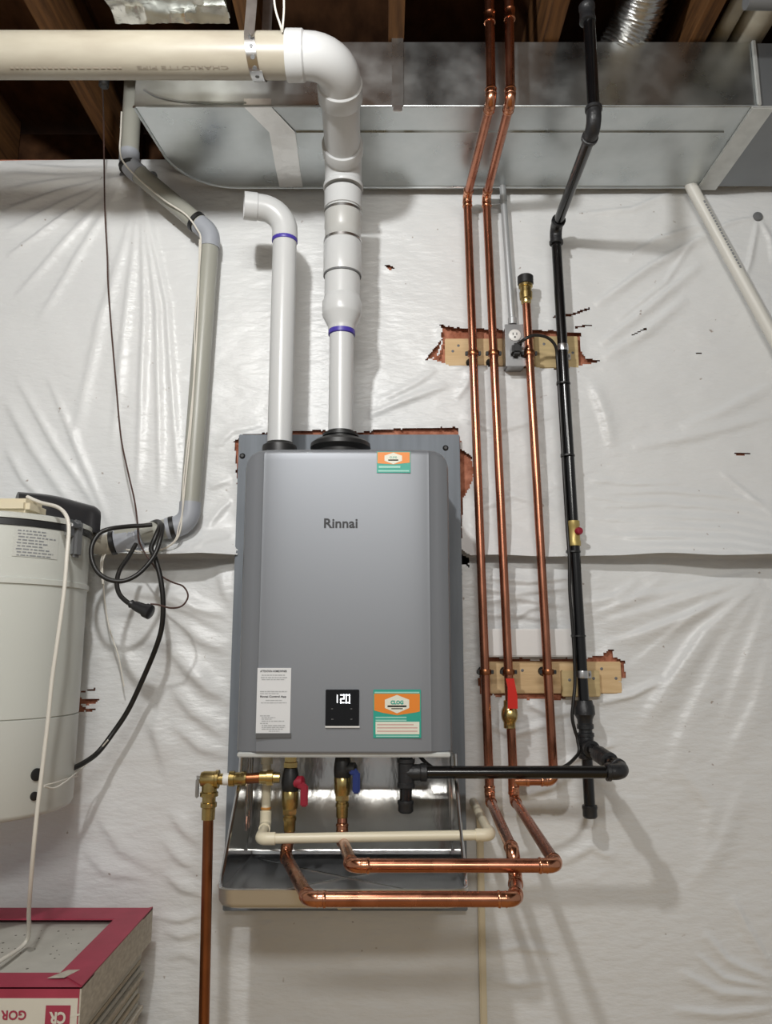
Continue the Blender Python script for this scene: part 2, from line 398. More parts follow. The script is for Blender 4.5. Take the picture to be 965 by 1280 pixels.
def sheet(z0, z1, parent, upper):
    nx = int((XMAX - XMIN) / CELL) + 1; nz = int((z1 - z0) / CELL) + 1
    xs = np.linspace(XMIN, XMAX, nx); zs = np.linspace(z0, z1, nz)
    X, Z = np.meshgrid(xs, zs)
    H = np.zeros(X.shape)
    H += 0.010 * vnoise(X, Z, 2.3, 1.9, 11) + 0.006 * vnoise(X, Z, 5, 4, 12) + 0.0028 * vnoise(X + 0.4 * Z, Z, 14, 16, 13) + 0.0012 * vnoise(X - 0.3 * Z, Z, 30, 45, 14)
    R_ = lambda pts, a, wd, w2=None, tp=0.5: seg_ridge(H, X, Z, pts, a, wd, w2, tp)
    if upper:
        o = (160, 222)
        for e, a, wd in (((8, 238), .008, .014), ((8, 262), .009, .012), ((8, 290), .008, .014), ((8, 322), .008, .012), ((18, 372), .007, .016), ((48, 400), .006, .016)):
            R_([o, ((o[0] + e[0]) / 2, (o[1] + e[1]) / 2 - 4), e], a, wd, wd * .6)
        for e, m_, a, wd in (((140, 560), (158, 380), .007, .016), ((172, 610), (180, 400), .009, .014), ((200, 620), (196, 390), .009, .013), ((222, 600), (208, 380), .008, .012), ((90, 560), (125, 400), .006, .02)):
            R_([(178, 232), m_, e], a, wd, wd * .6)
        for p in ([(20, 205), (80, 212), (150, 212)], [(8, 218), (70, 221), (140, 218)], [(190, 215), (260, 226), (330, 232)], [(195, 208), (230, 222), (290, 228)]): R_(p, .006, .008)
        for p, a, wd in (([(8, 500), (40, 560), (95, 640)], .008, .018), ([(20, 470), (70, 560), (125, 640)], .007, .014), ([(60, 470), (100, 570), (140, 660)], .006, .013), ([(8, 560), (30, 600), (70, 640)], .007, .015)): R_(p, a, wd, wd * .6)
        # right fan under the duct
        for p, a, wd in (([(886, 292), (810, 335), (742, 382)], .013, .016), ([(880, 282), (820, 300), (780, 325)], .008, .012), ([(876, 330), (810, 385), (748, 432)], .011, .016),
                         ([(858, 372), (800, 420), (752, 448)], .010, .018), ([(866, 300), (830, 355), (770, 400)], .006, .01), ([(946, 278), (935, 330), (928, 352)], .008, .01),
                         ([(942, 272), (910, 280), (885, 292)], .007, .009), ([(950, 276), (962, 300), (965, 330)], .006, .01), ([(840, 240), (790, 262), (720, 268)], .006, .012),
                         ([(965, 480), (900, 515), (850, 535)], .008, .02), ([(790, 560), (870, 545), (965, 520)], .008, .022), ([(900, 590), (935, 620), (965, 645)], .005, .01),
                         ([(740, 480), (755, 520), (765, 560)], .009, .022)): R_(p, a, wd, wd * .55)
        for k, y in enumerate((612, 628, 642, 655, 668, 680)):
            R_([(745 + 8 * k, y + 6), (830, y + 2 + k), (905, y + 8), (965, y + 20)], .0045 + .0007 * k, .010, .006)
        for k, y in enumerate((600, 622, 648, 668)):
            R_([(735, y), (790, y + 6), (850, y + 4)], .004, .009, .005)
        # wrinkled round the pipes and above the heater
        for p, a in (([(460, 520), (510, 500), (560, 482)], .008), ([(470, 505), (520, 480), (545, 462)], .006), ([(570, 500), (585, 480), (590, 462)], .006), ([(270, 560), (290, 540), (330, 530)], .006),
                     ([(262, 660), (276, 640), (290, 625)], .008), ([(248, 690), (270, 676), (290, 672)], .008), ([(262, 610), (278, 604), (290, 600)], .006), ([(575, 520), (620, 540), (690, 520)], .005), ([(590, 640), (640, 620), (700, 640)], .004)):
            R_(p, a, .014, .008)
        # loose lower lip
        zl = wp(480, 697)[1]
        lip = 0.034 + 0.045 * np.clip((X - 0.42) / 0.45, 0, 1) + 0.016 * vnoise(X, Z * 0, 5, 1, 5) + 0.055 * np.clip((-X - 0.37) / 0.1, 0, 1)
        lip *= 1 - .8 * np.clip((-X - .70) / .07, 0, 1)
        H += lip * np.exp(-np.clip(Z - zl, 0, 9) / 0.06)
        H -= 0.012 * np.exp(-np.clip(z1 - Z, 0, 9) / 0.02)
    else:
        H -= 0.004
        for p, a, wd in (([(962, 712), (870, 735), (760, 752)], .012, .014), ([(950, 722), (850, 752), (745, 782)], .014, .016), ([(955, 722), (870, 765), (745, 812)], .010, .013),
                         ([(956, 726), (880, 790), (832, 860), (802, 912)], .024, .020), ([(962, 728), (905, 810), (860, 900), (830, 985)], .010, .022), ([(965, 740), (930, 830), (905, 905)], .010, .020),
                         ([(965, 800), (945, 880), (905, 960)], .009, .02), ([(940, 735), (850, 775), (780, 800)], .009, .012), ([(800, 725), (770, 745), (730, 755)], .010, .012),
                         ([(830, 722), (790, 750), (735, 770)], .008, .010), ([(900, 735), (830, 800), (780, 840)], .006, .012)): R_(p, a * .9, wd * 2.1, wd * .8, .8)
        for p, a in (([(600, 735), (640, 742), (712, 735)], .010), ([(605, 752), (650, 748), (708, 758)], .010), ([(598, 770), (640, 768), (700, 776)], .008), ([(612, 722), (660, 728), (715, 722)], .009), ([(640, 775), (660, 762), (690, 755)], .009)): R_(p, a, .012, .007)
        # left of the heater
        for p, a, wd in (([(140, 735), (200, 745), (288, 790)], .014, .016), ([(205, 735), (245, 760), (290, 772)], .012, .014), ([(215, 770), (250, 800), (290, 815)], .014, .018), ([(195, 790), (230, 830), (270, 880)], .016, .020),
                         ([(230, 830), (262, 862), (290, 880)], .012, .016), ([(210, 850), (240, 890), (288, 925)], .014, .018), ([(212, 900), (250, 935), (290, 945)], .012, .016), ([(130, 760), (150, 820), (190, 870)], .012, .020),
                         ([(100, 745), (112, 800), (110, 850)], .009, .018), ([(205, 860), (195, 910), (205, 955)], .008, .02), ([(270, 700), (280, 740), (292, 760)], .010, .014), ([(170, 870), (200, 930), (215, 990)], .008, .02),
                         ([(205, 1090), (225, 1110), (258, 1120)], .009, .013), ([(200, 1165), (225, 1172), (258, 1165)], .007, .011), ([(192, 1148), (225, 1152), (256, 1142)], .007, .009), ([(200, 1200), (228, 1195), (258, 1205)], .005, .01),
                         ([(110, 1000), (150, 1060), (200, 1090)], .008, .018), ([(100, 1060), (130, 1090), (190, 1100)], .007, .014), ([(210, 1010), (232, 1040), (256, 1060)], .010, .016), ([(200, 1045), (225, 1075), (256, 1095)], .008, .014)): R_(p, a * .75, wd * 1.7, wd * .75, 1.0)
        # lower right
        for p, a, wd in (([(690, 965), (730, 945), (770, 930)], .008, .012), ([(640, 1000), (690, 985), (730, 960)], .008, .014), ([(660, 880), (690, 895), (716, 890)], .010, .014), ([(600, 900), (640, 920), (690, 905)], .008, .014),
                         ([(745, 880), (790, 870), (830, 850)], .009, .013), ([(965, 1245), (900, 1240), (850, 1215)], .007, .014), ([(965, 1225), (910, 1200), (880, 1165)], .007, .014), ([(965, 1210), (935, 1160), (915, 1120)], .006, .014),
                         ([(965, 1262), (900, 1268), (840, 1262)], .006, .012), ([(965, 1235), (905, 1222), (868, 1190)], .006, .01), ([(850, 960), (890, 1010), (880, 1080)], .006, .03), ([(930, 980), (900, 1060), (860, 1110)], .006, .03),
                         ([(610, 1190), (650, 1185), (700, 1192)], .004, .012), ([(612, 1225), (650, 1232), (690, 1226)], .004, .012), ([(700, 1080), (740, 1060), (770, 1075)], .006, .018)): R_(p, a, wd, wd * .55)
        H -= 0.024 * np.exp(-np.clip(wp(480, 697)[1] - Z, 0, 9) / 0.03) * (0.6 + vnoise(X, Z * 0, 6, 1, 8))
    # torn openings
    cx = (X[:-1, :-1] + X[1:, 1:]) / 2; cz = (Z[:-1, :-1] + Z[1:, 1:]) / 2
    jx = cx + 0.004 * vnoise(cx, cz, 60, 60, 21) + 0.006 * vnoise(cx, cz, 130, 130, 22); jz = cz + 0.004 * vnoise(cx, cz, 45, 50, 23) + 0.006 * vnoise(cx, cz, 120, 140, 24)
    gone = np.zeros(cx.shape, bool)
    for h in HP: gone |= inside(jx, jz, h) if len(h) > 7 else inside(cx, cz, h)
    g = np.zeros(X.shape); g[:-1, :-1] = gone
    for _ in range(3):
        gg = np.zeros_like(g); c_ = 0
        for dy in (-2, 0, 2):
            for dx in (-2, 0, 2): gg += np.roll(np.roll(g, dy, 0), dx, 1); c_ += 1
        g = gg / c_
    H += 0.007 * g * (0.5 + 1.2 * (vnoise(X, Z, 35, 35, 31) + 0.5))
    if upper:   # ragged, slightly wavy lower edge
        Zr = Z + 0.010 * vnoise(X, Z * 0, 7, 1, 41) * np.clip((z0 + 0.06 - Z) / 0.06, 0, 1)
    else: Zr = Z
    off = root_off(parent)
    V = np.stack([X - off.x, W - H - off.y, Zr - off.z], -1).reshape(-1, 3)
    I = np.arange(nx * nz).reshape(nz, nx)
    q = np.stack([I[:-1, :-1], I[:-1, 1:], I[1:, 1:], I[1:, :-1]], -1)[~gone].reshape(-1, 4)
    me = bpy.data.meshes.new('facing')
    me.vertices.add(len(V)); me.vertices.foreach_set('co', V.ravel())
    me.loops.add(q.size); me.loops.foreach_set('vertex_index', q.ravel())
    me.polygons.add(len(q)); me.polygons.foreach_set('loop_start', np.arange(0, q.size, 4)); me.polygons.foreach_set('loop_total', np.full(len(q), 4))
    me.update(calc_edges=True); me.polygons.foreach_set('use_smooth', np.ones(len(q), bool)); me.materials.append(M_FACE)
    o = bpy.data.objects.new('facing', me); COL.objects.link(o); o.parent = parent
    return o
ZSEAM = wp(480, 697)[1]; ZTOP = EYE + 1.40
bu = thing('insulation_blanket', 'upper white vinyl insulation blanket hanging over the basement wall, lower edge loose', 'insulation', (0, W + 0.1, ZSEAM))
bl = thing('insulation_blanket', 'lower white vinyl insulation blanket tucked under the loose edge behind the tray', 'insulation', (0, W + 0.1, 0))
sheet(ZSEAM, ZTOP, bu, True); sheet(0.004, ZSEAM + 0.05, bl, False)
add('fiberglass', MB().box((0, W + 0.0645, (ZSEAM + ZTOP) / 2 + 0.025), (XMAX - XMIN, 0.105, ZTOP - ZSEAM - 0.05)), M_FIB, bu)
add('fiberglass', MB().box((0, W + 0.0645, (ZSEAM - .12) / 2), (XMAX - XMIN, 0.105, ZSEAM - 0.124)), M_FIB, bl)
for x, y, lab in ((155, 218, 'small dark fastener cap on the wall left of the grey tube top'), (190, 219, 'small dark fastener cap on the wall right of the grey tube top'), (948, 270, 'round dark fastener cap on the wall near the top right corner')):
    q = P(x, y, W - 0.006); tag(add('fastener_cap', MB().lathe(q + Vector((0, 0.014, 0)), (0, -1, 0), [(0, .014), (.012, .014), (.016, .011), (.018, .0)]), M_GTAPE), lab, 'fastener')

# flat strip patch above the lower block, cream edge strip under the tray
a = P(601, 786, W - 0.02); b = P(719, 821, W - 0.02)
tag(add('wall_patch', MB().box(((a.x + b.x) / 2, W - 0.014, (a.z + b.z) / 2), (b.x - a.x, 0.02, a.z - b.z), bev=0.003), M_FLAP), 'smooth white strip of facing behind the copper pipes above the lower wood block', 'insulation')
a = P(599, 1010, W - 0.01)
tag(add('edge_strip', MB().box((a.x, W - 0.012, a.z / 2), (0.016, 0.022, a.z), bev=0.003), M_CREAM), 'narrow cream vertical strip on the wall below the right end of the tray', 'strip')

# ------------------------------------------------------------------ wood blocks in the openings
def block(name, x0, y0, x1, y1, yf, th, m, label, parent=None, screws=()):
    a = P(x0, y0, yf); b = P(x1, y1, yf)
    t = thing(name, label, 'wood block', ((a.x + b.x) / 2, yf + th, b.z))
    add('board', MB().box(((a.x + b.x) / 2, yf + th / 2, (a.z + b.z) / 2), (b.x - a.x, th, a.z - b.z), bev=0.002), m, t)
    for sx, sy in screws:
        q = P(sx, sy, yf); add('screw', MB().lathe(q + Vector((0, .004, 0)), (0, -1, 0), [(0, .004), (.004, .004), (.005, .002)], 10), M_GTAPE, t)
    return t
block('wood_block', 556, 423, 672, 458, 2.022, 0.05, M_WOOD, 'pale pine board in the upper wall opening behind the metal outlet box', screws=((566, 439), (573, 432)))
block('wood_block', 668, 420, 724, 460, 2.012, 0.06, M_WOOD2, 'small plywood square in the upper wall opening behind the black gas pipe', screws=((716, 441), (680, 430)))
block('wood_block', 602, 827, 778, 867, 2.020, 0.06, M_WOOD, 'long pale board in the lower wall opening behind the copper pipes', screws=((653, 838), (752, 836), (770, 848), (610, 846)))
block('wood_block', 702, 838, 751, 871, 2.002, 0.018, M_WOOD2, 'small plywood square fixed on the lower board behind the gas pipe', screws=((712, 850), (742, 848)))

# ------------------------------------------------------------------ grey board behind the heater
CX = -0.09
bz0, bz1 = DZ(1139, 1.985), DZ(543, 1.985)
t = thing('backing_board', 'grey painted backing board on the wall behind the tankless water heater', 'board', (-0.098, 2.01, bz0))
add('panel', MB().box((-0.098, 1.999, (bz0 + bz1) / 2), (0.588, 0.028, bz1 - bz0), bev=0.002), M_BOARD, t)
for x, y in ((557, 560), (303, 570)):
    q = P(x, y, 1.985); add('screw', MB().lathe(q + Vector((0, .003, 0)), (0, -1, 0), [(0, .008), (.003, .008), (.007, .004)], 12), M_BLACK, t)

# ================================================================== TANKLESS WATER HEATER
HZ0, HZ1 = DZ(942, 1.70), DZ(560, 1.70)
heater = thing('water_heater', 'silver grey wall-hung tankless water heater with black display and stickers', 'water heater', (CX, 1.965, HZ0))
def heater_cover():
    # plan profile right half: (dx, Y)
    half = [(0, 1.700), (0.08, 1.700), (0.12, 1.7003), (0.145, 1.7010), (0.165, 1.7023), (0.180, 1.7040), (0.1845, 1.7048), (0.1868, 1.7049), (0.1885, 1.7062), (0.192, 1.7085), (0.205, 1.7125), (0.220, 1.7185), (0.2295, 1.7265), (0.2340, 1.739), (0.235, 1.76), (0.235, 1.845)]
    prof = [(-x, y) for x, y in half[::-1]] + half[1:]
    rows = []
    H = HZ1 - HZ0; rc = 0.034
    def ztop(dx):
        e = abs(dx) - (0.235 - rc)
        return 0 if e <= 0 else rc - math.sqrt(max(0, rc * rc - e * e))
    levels = [0, .004, .02, .1, .2, .3, .4, .5, .56, .60, .625, .64, .652]
    mb = MB(); n = len(prof); rowsv = []
    for lv in levels:
        row = []
        for dx, y in prof:
            top = H - ztop(dx)
            z = lv * (top - 0.0) / 0.668 if lv > 0.5 else lv * min(1, top / 0.668)
            ins = 0.002 if lv == 0 else 0
            row.append((CX + dx * (1 - ins), y + ins, HZ0 + z))
        rowsv.append(row)
    for k in range(1, 7):      # rounded top edge
        a = PI / 2 * k / 6; fr_ = 0.0165
        row = []
        for dx, y in prof:
            top = H - ztop(dx)
            row.append((CX + dx * (1 - 0.03 * (1 - math.cos(a))), min(1.845, y + fr_ * (1 - math.cos(a))), HZ0 + top * (.652 / .668) + (top - top * .652 / .668) * math.sin(a)))
        rowsv.append(row)
    vs = [q for r in rowsv for q in r]; fs = []
    for i in range(len(rowsv) - 1):
        for k in range(n - 1):
            fs.append((i * n + k, i * n + k + 1, (i + 1) * n + k + 1, (i + 1) * n + k))
    fs.append(tuple((len(rowsv) - 1) * n + k for k in range(n))); fs.append(tuple(range(n))[::-1])
    fs.append(tuple(i * n for i in range(len(rowsv))) + tuple()); fs.append(tuple(i * n + n - 1 for i in range(len(rowsv)))[::-1])
    fs.pop(); fs.pop()
    return mb.add(vs, fs)
add('front_cover', heater_cover(), M_PAINT, heater, angle=22)
add('rear_case', MB().box((CX, 1.905, (HZ0 + HZ1) / 2 - 0.002), (0.452, 0.125, HZ1 - HZ0 - 0.012), bev=0.006), M_CASE, heater)
add('bottom_frame', MB().box((CX, 1.83, HZ0 - 0.004), (0.456, 0.24, 0.010), bev=0.002), M_GALV2, heater)
add('mounting_rail', MB().box((CX, 1.9755, HZ1 - 0.03), (0.40, 0.018, 0.05), bev=0.003), M_CASE, heater)
fy = 1.6995
mb = MB(); a = P(405, 660, fy); b = P(447, 648, fy)
put_text(mb, 'Rinnai', ((a.x + b.x) / 2, fy - 0.0008, (a.z + b.z) / 2), (1, 0, 0), (0, 0, 1), b.x - a.x, b.z - a.z, 0.02)
add('brand_lettering', mb, M_INK, heater, 'black brand lettering across the front cover', smooth=False)
def rect(x0, y0, x1, y1, yy, th, m, parent, name, label=None, bev=0.0):
    a = P(x0, y1, yy); b = P(x1, y0, yy)
    return add(name, MB().box(((a.x + b.x) / 2, yy + th / 2, (a.z + b.z) / 2), (b.x - a.x, th, b.z - a.z), bev=bev), m, parent, label, smooth=bev > 0)
def bars(rows, yy, m, parent, name):
    mb = MB()
    for x0, x1, y, h in rows:
        # broken into word-length strokes
        x = x0
        while x < x1:
            wd = min(random.uniform(2.5, 6.5), x1 - x)
            a = P(x, y + h / 2, yy); b = P(x + wd - 0.7, y - h / 2, yy)
            mb.add([(a.x, yy, a.z), (b.x, yy, a.z), (b.x, yy, b.z), (a.x, yy, b.z)], [(0, 1, 2, 3)]); x += wd
    o = add(name, mb, m, parent, smooth=False); o['kind'] = 'stuff'; return o
# instruction leaflet
lf = rect(319.5, 835, 364, 921.5, fy - 0.0012, 0.0052, M_PAPER, heater, 'instruction_leaflet', 'white instruction leaflet with a dark foot strip')
rect(319.5, 916.5, 364, 922.5, fy - 0.0020, 0.0008, M_WBAR, lf, 'foot_strip')
ty = fy - 0.0016
mb = MB(); put_text(mb, 'ATTENTION HOMEOWNER', (P(342, 839, ty)), (1, 0, 0), (0, 0, 1), 0.058, 0.0045, 0.03)
add('heading', mb, M_INK, lf, smooth=False); mb = MB(); put_text(mb, 'Rinnai Control App', (P(341.5, 871, ty)), (1, 0, 0), (0, 0, 1), 0.056, 0.0052, 0.03)
add('heading', mb, M_INK, lf, smooth=False)
bars([(327, 357, 844, 1.3), (326, 359, 847, 1.3), (327, 357, 849.5, 1.2), (325, 360, 864.5, 1.3), (325, 349, 867, 1), (332, 353, 875.5, 1.1), (326, 359, 878.5, 1.2), (325, 338, 894.8, 1.3), (327, 345, 897, 1), (327, 341, 899, 1),
      (327, 356, 901.5, 1.2), (325, 335.5, 904.3, 1.3), (327, 357, 907, 1.3), (327, 357, 909.3, 1.2), (327, 354, 911.5, 1.2), (336, 350, 914, 1)], ty, M_LGREY, lf, 'small_print')
# control display
dp = rect(406.5, 862, 449, 907.5, fy - 0.004, 0.004, M_GLASS, heater, 'control_display', 'black glass control display with a pale lower rim', bev=0.001)
rect(406.5, 907.6, 449.5, 909.6, fy - 0.004, 0.004, M_WHITE, dp, 'display_rim')
mb = MB(); dy = fy - 0.0046
def digit(mb, x0, x1, y0, y1, segs, tk=1.35):
    ym = (y0 + y1) / 2
    S_ = {'a': (x0, y0, x1, y0 + tk), 'g': (x0, ym - tk / 2, x1, ym + tk / 2), 'd': (x0, y1 - tk, x1, y1), 'f': (x0, y0, x0 + tk, ym), 'b': (x1 - tk, y0, x1, ym), 'e': (x0, ym, x0 + tk, y1), 'c': (x1 - tk, ym, x1, y1)}
    for s_ in segs:
        a, b_, c, d = S_[s_]; p = P(a, d, dy); q = P(c, b_, dy)
        mb.add([(p.x, dy, p.z), (q.x, dy, p.z), (q.x, dy, q.z), (p.x, dy, q.z)], [(0, 1, 2, 3)])
digit(mb, 420.6, 422.2, 868.5, 878.5, 'bc', 1.2); digit(mb, 425.2, 430.6, 868, 879, 'abged'); digit(mb, 432, 437.6, 868, 879, 'abcdef')
add('digits', mb, M_LED, dp, smooth=False)
bars([(414, 417, 886, 1.2), (438, 441, 886, 1.2), (414, 417, 899, 1.2), (438, 441, 899, 1.2)], dy, M_WBAR, dp, 'key_marks')
# plumber's stickers
def sticker(x0, y0, x1, y1, big):
    yy = fy - 0.0012; t_ = yy - 0.0003
    st = rect(x0, y0, x1, y1, yy, 0.0012, M_TEAL, heater, 'sticker', 'large orange and teal sticker by the display' if big else 'small orange and teal sticker at the top edge')
    wd = x1 - x0; ht = y1 - y0
    def poly(pts, m, nm, d):
        pp = [P(x0 + u * wd, y0 + v * ht, t_ - d) for u, v in pts]
        return add(nm, MB().add(pp, [tuple(range(len(pp)))]), m, st, smooth=False)
    def hexa(cx, cy, rx, ry): return [(cx, cy - ry), (cx + rx, cy - ry * .48), (cx + rx, cy + ry * .42), (cx, cy + ry), (cx - rx, cy + ry * .42), (cx - rx, cy - ry * .48)]
    def line(u0, u1, v, h, m, nm):
        poly([(u0, v - h / 2), (u0, v + h / 2), (u1, v + h / 2), (u1, v - h / 2)], m, nm, .0003)
    if big:
        poly([(.02, .085), (.98, .085), (.98, .45), (.90, .47), (.5, .53), (.2, .48), (.02, .43)], M_ORNG, 'orange_field', 0)
        poly([(.03, .045), (.03, .075), (.97, .075), (.97, .045)], M_TEALL, 'pale_stripe', .0002)
        poly(hexa(.5, .30, .255, .19), M_OFFW, 'badge', .0003)
        mb = MB(); put_text(mb, 'CLOG', P(x0 + .5 * wd, y0 + .265 * ht, t_ - .0007), (1, 0, 0), (0, 0, 1), .0275, .0085, 0.05)
        add('lettering', mb, M_TEAL, st, smooth=False)
        line(.30, .70, .345, .035, M_TEAL, 'strapline'); line(.38, .62, .395, .02, M_WBAR, 'strapline')
        line(.05, .70, .575, .028, M_TEALL, 'text_line'); line(.05, .70, .635, .028, M_TEALL, 'text_line')
        poly([(.05, .665), (.05, .93 - .005), (.97, .925), (.97, .665)], M_OFFW, 'address_panel', .0001)
        for v, u1 in ((.725, .85), (.79, .93), (.86, .93)): line(.08, u1, v, .022, M_PINKT, 'text_line')
        line(.06, .96, .965, .028, M_TEALL, 'text_line')
    else:
        poly([(.02, .03), (.98, .03), (.98, .52), (.5, .60), (.02, .55)], M_ORNG, 'orange_field', 0)
        poly(hexa(.49, .32, .26, .27), M_OFFW, 'badge', .0003)
        mb = MB(); put_text(mb, 'CLOG', P(x0 + .49 * wd, y0 + .27 * ht, t_ - .0007), (1, 0, 0), (0, 0, 1), .0165, .0045, 0.02)
        add('lettering', mb, M_TEAL, st, smooth=False)
        line(.34, .64, .40, .06, M_TEALL, 'strapline'); line(.06, .70, .72, .10, M_TEALL, 'text_line'); line(.04, .96, .91, .07, M_TEALL, 'text_line')
sticker(466.5, 862, 526, 922.5, True); sticker(471, 564.5, 513, 591, False)

# ================================================================== STAINLESS TRAY HOUSING under the heater
PZ0 = DZ(1138, 1.598); PZR = DZ(1112, 1.598)
tray = thing('drip_tray', 'shiny stainless pipe housing with open front and drip tray below the heater', 'tray', (CX + 0.006, 1.96, PZ0))
xl, xr = CX + 0.006 - 0.240, CX + 0.006 + 0.240
bp = [(1.965, HZ0 - .012)] + [(1.965 - .22 * (1 - math.cos(math.radians(a))), EYE - .275 - .22 * math.sin(math.radians(a))) for a in range(0, 58, 5)]
bp2 = [(y + .003, z - .001) for y, z in bp[::-1]]
add('back_hem', MB().tube([(CX + .006 - .232, bp[-1][0] - .002, bp[-1][1]), (CX + .006 + .232, bp[-1][0] - .002, bp[-1][1])], .0025, 8), M_STAIN, tray)
add('back_panel', MB().prism([(CX + .006 - .236, y, z) for y, z in bp + bp2], (.472, 0, 0)), M_STAINB, tray)
for sx, x in ((1, xl), (-1, xr)):
    y0, y1 = 1.615, 1.964
    poly = [(x, y1, PZ0 + .01), (x, y0, PZR - .002), (x, 1.622, PZR + .02), (x + .002 * sx, 1.772, EYE - .288), (x + .002 * sx, 1.785, HZ0 - .012), (x + .002 * sx, y1, HZ0 - .012)]
    add('side_panel', MB().prism(poly, (0.003 * sx, 0, 0)), M_STAIN, tray)
    add('side_hem', MB().tube([poly[1], poly[2], poly[3], poly[4]], 0.0042, 8), M_STAIN, tray)
    mb = MB()
    for yy in (1.86, 1.89, 1.92): mb.tube([(x + .004 * sx, yy, PZR + .05), (x + .004 * sx, yy, HZ0 - .02)], .004, 8)
    add('pressed_rib', mb, M_STAIN, tray)
def tray_mesh():
    mb = MB(); r = 0.034; x0, x1, y0, y1 = xl - .006, xr + .006, 1.598, 1.962
    def outline(ins, rr):
        pts = []
        for cx, cy, a0 in ((x1 - r, y1 - .004, 0), (x0 + r, y1 - .004, 90), (x0 + r, y0 + r, 180), (x1 - r, y0 + r, 270)):
            for k in range(7):
                a = math.radians(a0 + 90 * k / 6)
                q = rr
                if cy > y0 + r + .001: q = .004
                cxx = (x1 - .004 if cx > CX else x0 + .004) if q == .004 else cx
                pts.append((cxx + (q - 0) * math.cos(a), cy + q * math.sin(a)))
        return [(CX + .006 + (p[0] - CX - .006) * (1 - ins / .24), p[1] + (ins if p[1] < (y0 + y1) / 2 else -ins)) for p in pts]
    loops = [(0.012, PZ0), (0.004, PZ0 + .004), (0.0, PZ0 + .012), (-0.001, PZR - .004), (-.003, PZR), (0.0015, PZR + .0015), (0.005, PZR - .001), (0.006, PZR - .006), (0.008, PZ0 + .014), (0.014, PZ0 + .008), (0.03, PZ0 + .006), (.10, PZ0 + .0055)]
    n = 28; vs = []
    for ins, z in loops: vs += [(p[0], p[1], z) for p in outline(ins, r)]
    fs = [(i * n + k, i * n + (k + 1) % n, (i + 1) * n + (k + 1) % n, (i + 1) * n + k) for i in range(len(loops) - 1) for k in range(n)]
    fs.append(tuple(range(n))[::-1]); fs.append(tuple((len(loops) - 1) * n + k for k in range(n)))
    return mb.add(vs, fs)
add('tray', tray_mesh(), mat('satin_stainless', (0.70, 0.71, 0.72), 0.36, metal=0.9, var=0.06, vscale=4, bump=0.05, bscale=6), tray)
mb = MB()
for (x, y) in ((xl + .02, 1.64), (xr - .02, 1.64), (xl + .02, 1.94), (xr - .02, 1.94)):
    mb.tube([(x, y, PZ0 + .0062), (CX + .006, 1.79, PZ0 + .0060)], .0022, 6)
add('crease', mb, M_STAIN, tray)
for x in (397, 465):
    q = P(x, 1040, 1.962); add('screw', MB().lathe(q, (0, -1, 0), [(0, .007), (.003, .007), (.006, .003)], 12), M_STRAP, tray)
q = P(430, 1139, 1.62)
add('bracket_tab', MB().box((q.x, 1.66, PZ0 - .006), (0.03, 0.05, 0.010), bev=.002), M_CREAM, tray)

# ================================================================== VENT PIPES
VY = 1.81; HT = HZ1 - 0.004
t = thing('vent_pipe', 'white intake vent pipe with elbow turned left, left side of heater top', 'pipe', (-0.257, VY, HT))
vx = P(353, 420, VY).x; zt = DZ(298, VY); ze = zt + 0.078
end = Vector((P(305, 258, 1.785).x, 1.785, ze - 0.002))
add('pipe', MB().tube([(vx, VY, HT), (vx, VY, zt + .02)], .0302, 28), M_PVC, t)
arc, L = bend_arc(Vector((vx, VY, zt - .2)), Vector((vx, VY, ze)), end, .060)
d2 = (end - Vector((vx, VY, ze))).normalized()
mb = MB().tube([Vector((vx, VY, zt - .004))] + arc + [end - d2 * .03], .0325, 28, caps=False)
mb.lathe(end - d2 * .034, d2, [(0, .0325), (.002, .0345), (.034, .0345), (.034, .030), (.006, .0295)], 28)
add('elbow', mb, M_PVC, t)
add('primer_ring', ring((vx, VY, zt - .007), (0, 0, 1), .0318, .011, 1.03), M_PURP, t)
add('gasket', MB().lathe((vx, VY, HT), (0, 0, 1), [(0, .040), (DZ(561, VY) - HT, .042), (DZ(558, VY) - HT, .041), (DZ(556, VY) - HT, .034), (DZ(554, VY) - HT, .0325)], 28), M_BLACK, t)
# exhaust
XE = P(426.5, 480, VY).x
t = thing('vent_pipe', 'large white exhaust vent running up from heater and left across the ceiling', 'pipe', (XE, VY, HT))
Zy = lambda y: DZ(y, VY)
def lat(name, prof, m, seg=32): return add(name, MB().lathe((XE, VY, 0), (0, 0, 1), prof, seg), m, t)
lat('flange', [(HT, .060), (Zy(566), .062), (Zy(561), .073), (Zy(556), .072), (Zy(552), .062), (Zy(551), .046), (Zy(549), .040), (Zy(547), .040), (Zy(546.5), .044), (Zy(543.5), .044), (Zy(542.5), .034), (Zy(540), .0335)], M_BLACK)
lat('pipe', [(HT + .02, .0302), (Zy(412), .0302)], M_PVC)
lat('primer_ring', [(Zy(420), .0306), (Zy(419), .0335), (Zy(414), .0335), (Zy(413), .0306)], M_PURP)
lat('reducer', [(Zy(415.5), .0325), (Zy(411), .034), (Zy(408), .035), (Zy(396), .0475), (Zy(393), .0495), (Zy(379), .0495), (Zy(375), .046), (Zy(372), .0446)], M_PVC)
lat('pipe', [(Zy(376), .0444), (Zy(300), .0444)], M_PVC)
lat('coupling', [(Zy(344.5), .0446), (Zy(344.3), .0475), (Zy(343.4), .0480), (Zy(306), .0482), (Zy(304), .046)], M_PVC)
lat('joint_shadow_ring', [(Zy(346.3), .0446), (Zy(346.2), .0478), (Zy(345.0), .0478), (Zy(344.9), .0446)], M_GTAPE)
lat('rubber_coupling', [(Zy(306), .0440), (Zy(305), .0470), (Zy(301), .0472), (Zy(300), .0455), (Zy(288), .0455), (Zy(286), .0471), (Zy(272), .0471), (Zy(270), .0475), (Zy(265), .0475), (Zy(264), .044)], M_PVCG)
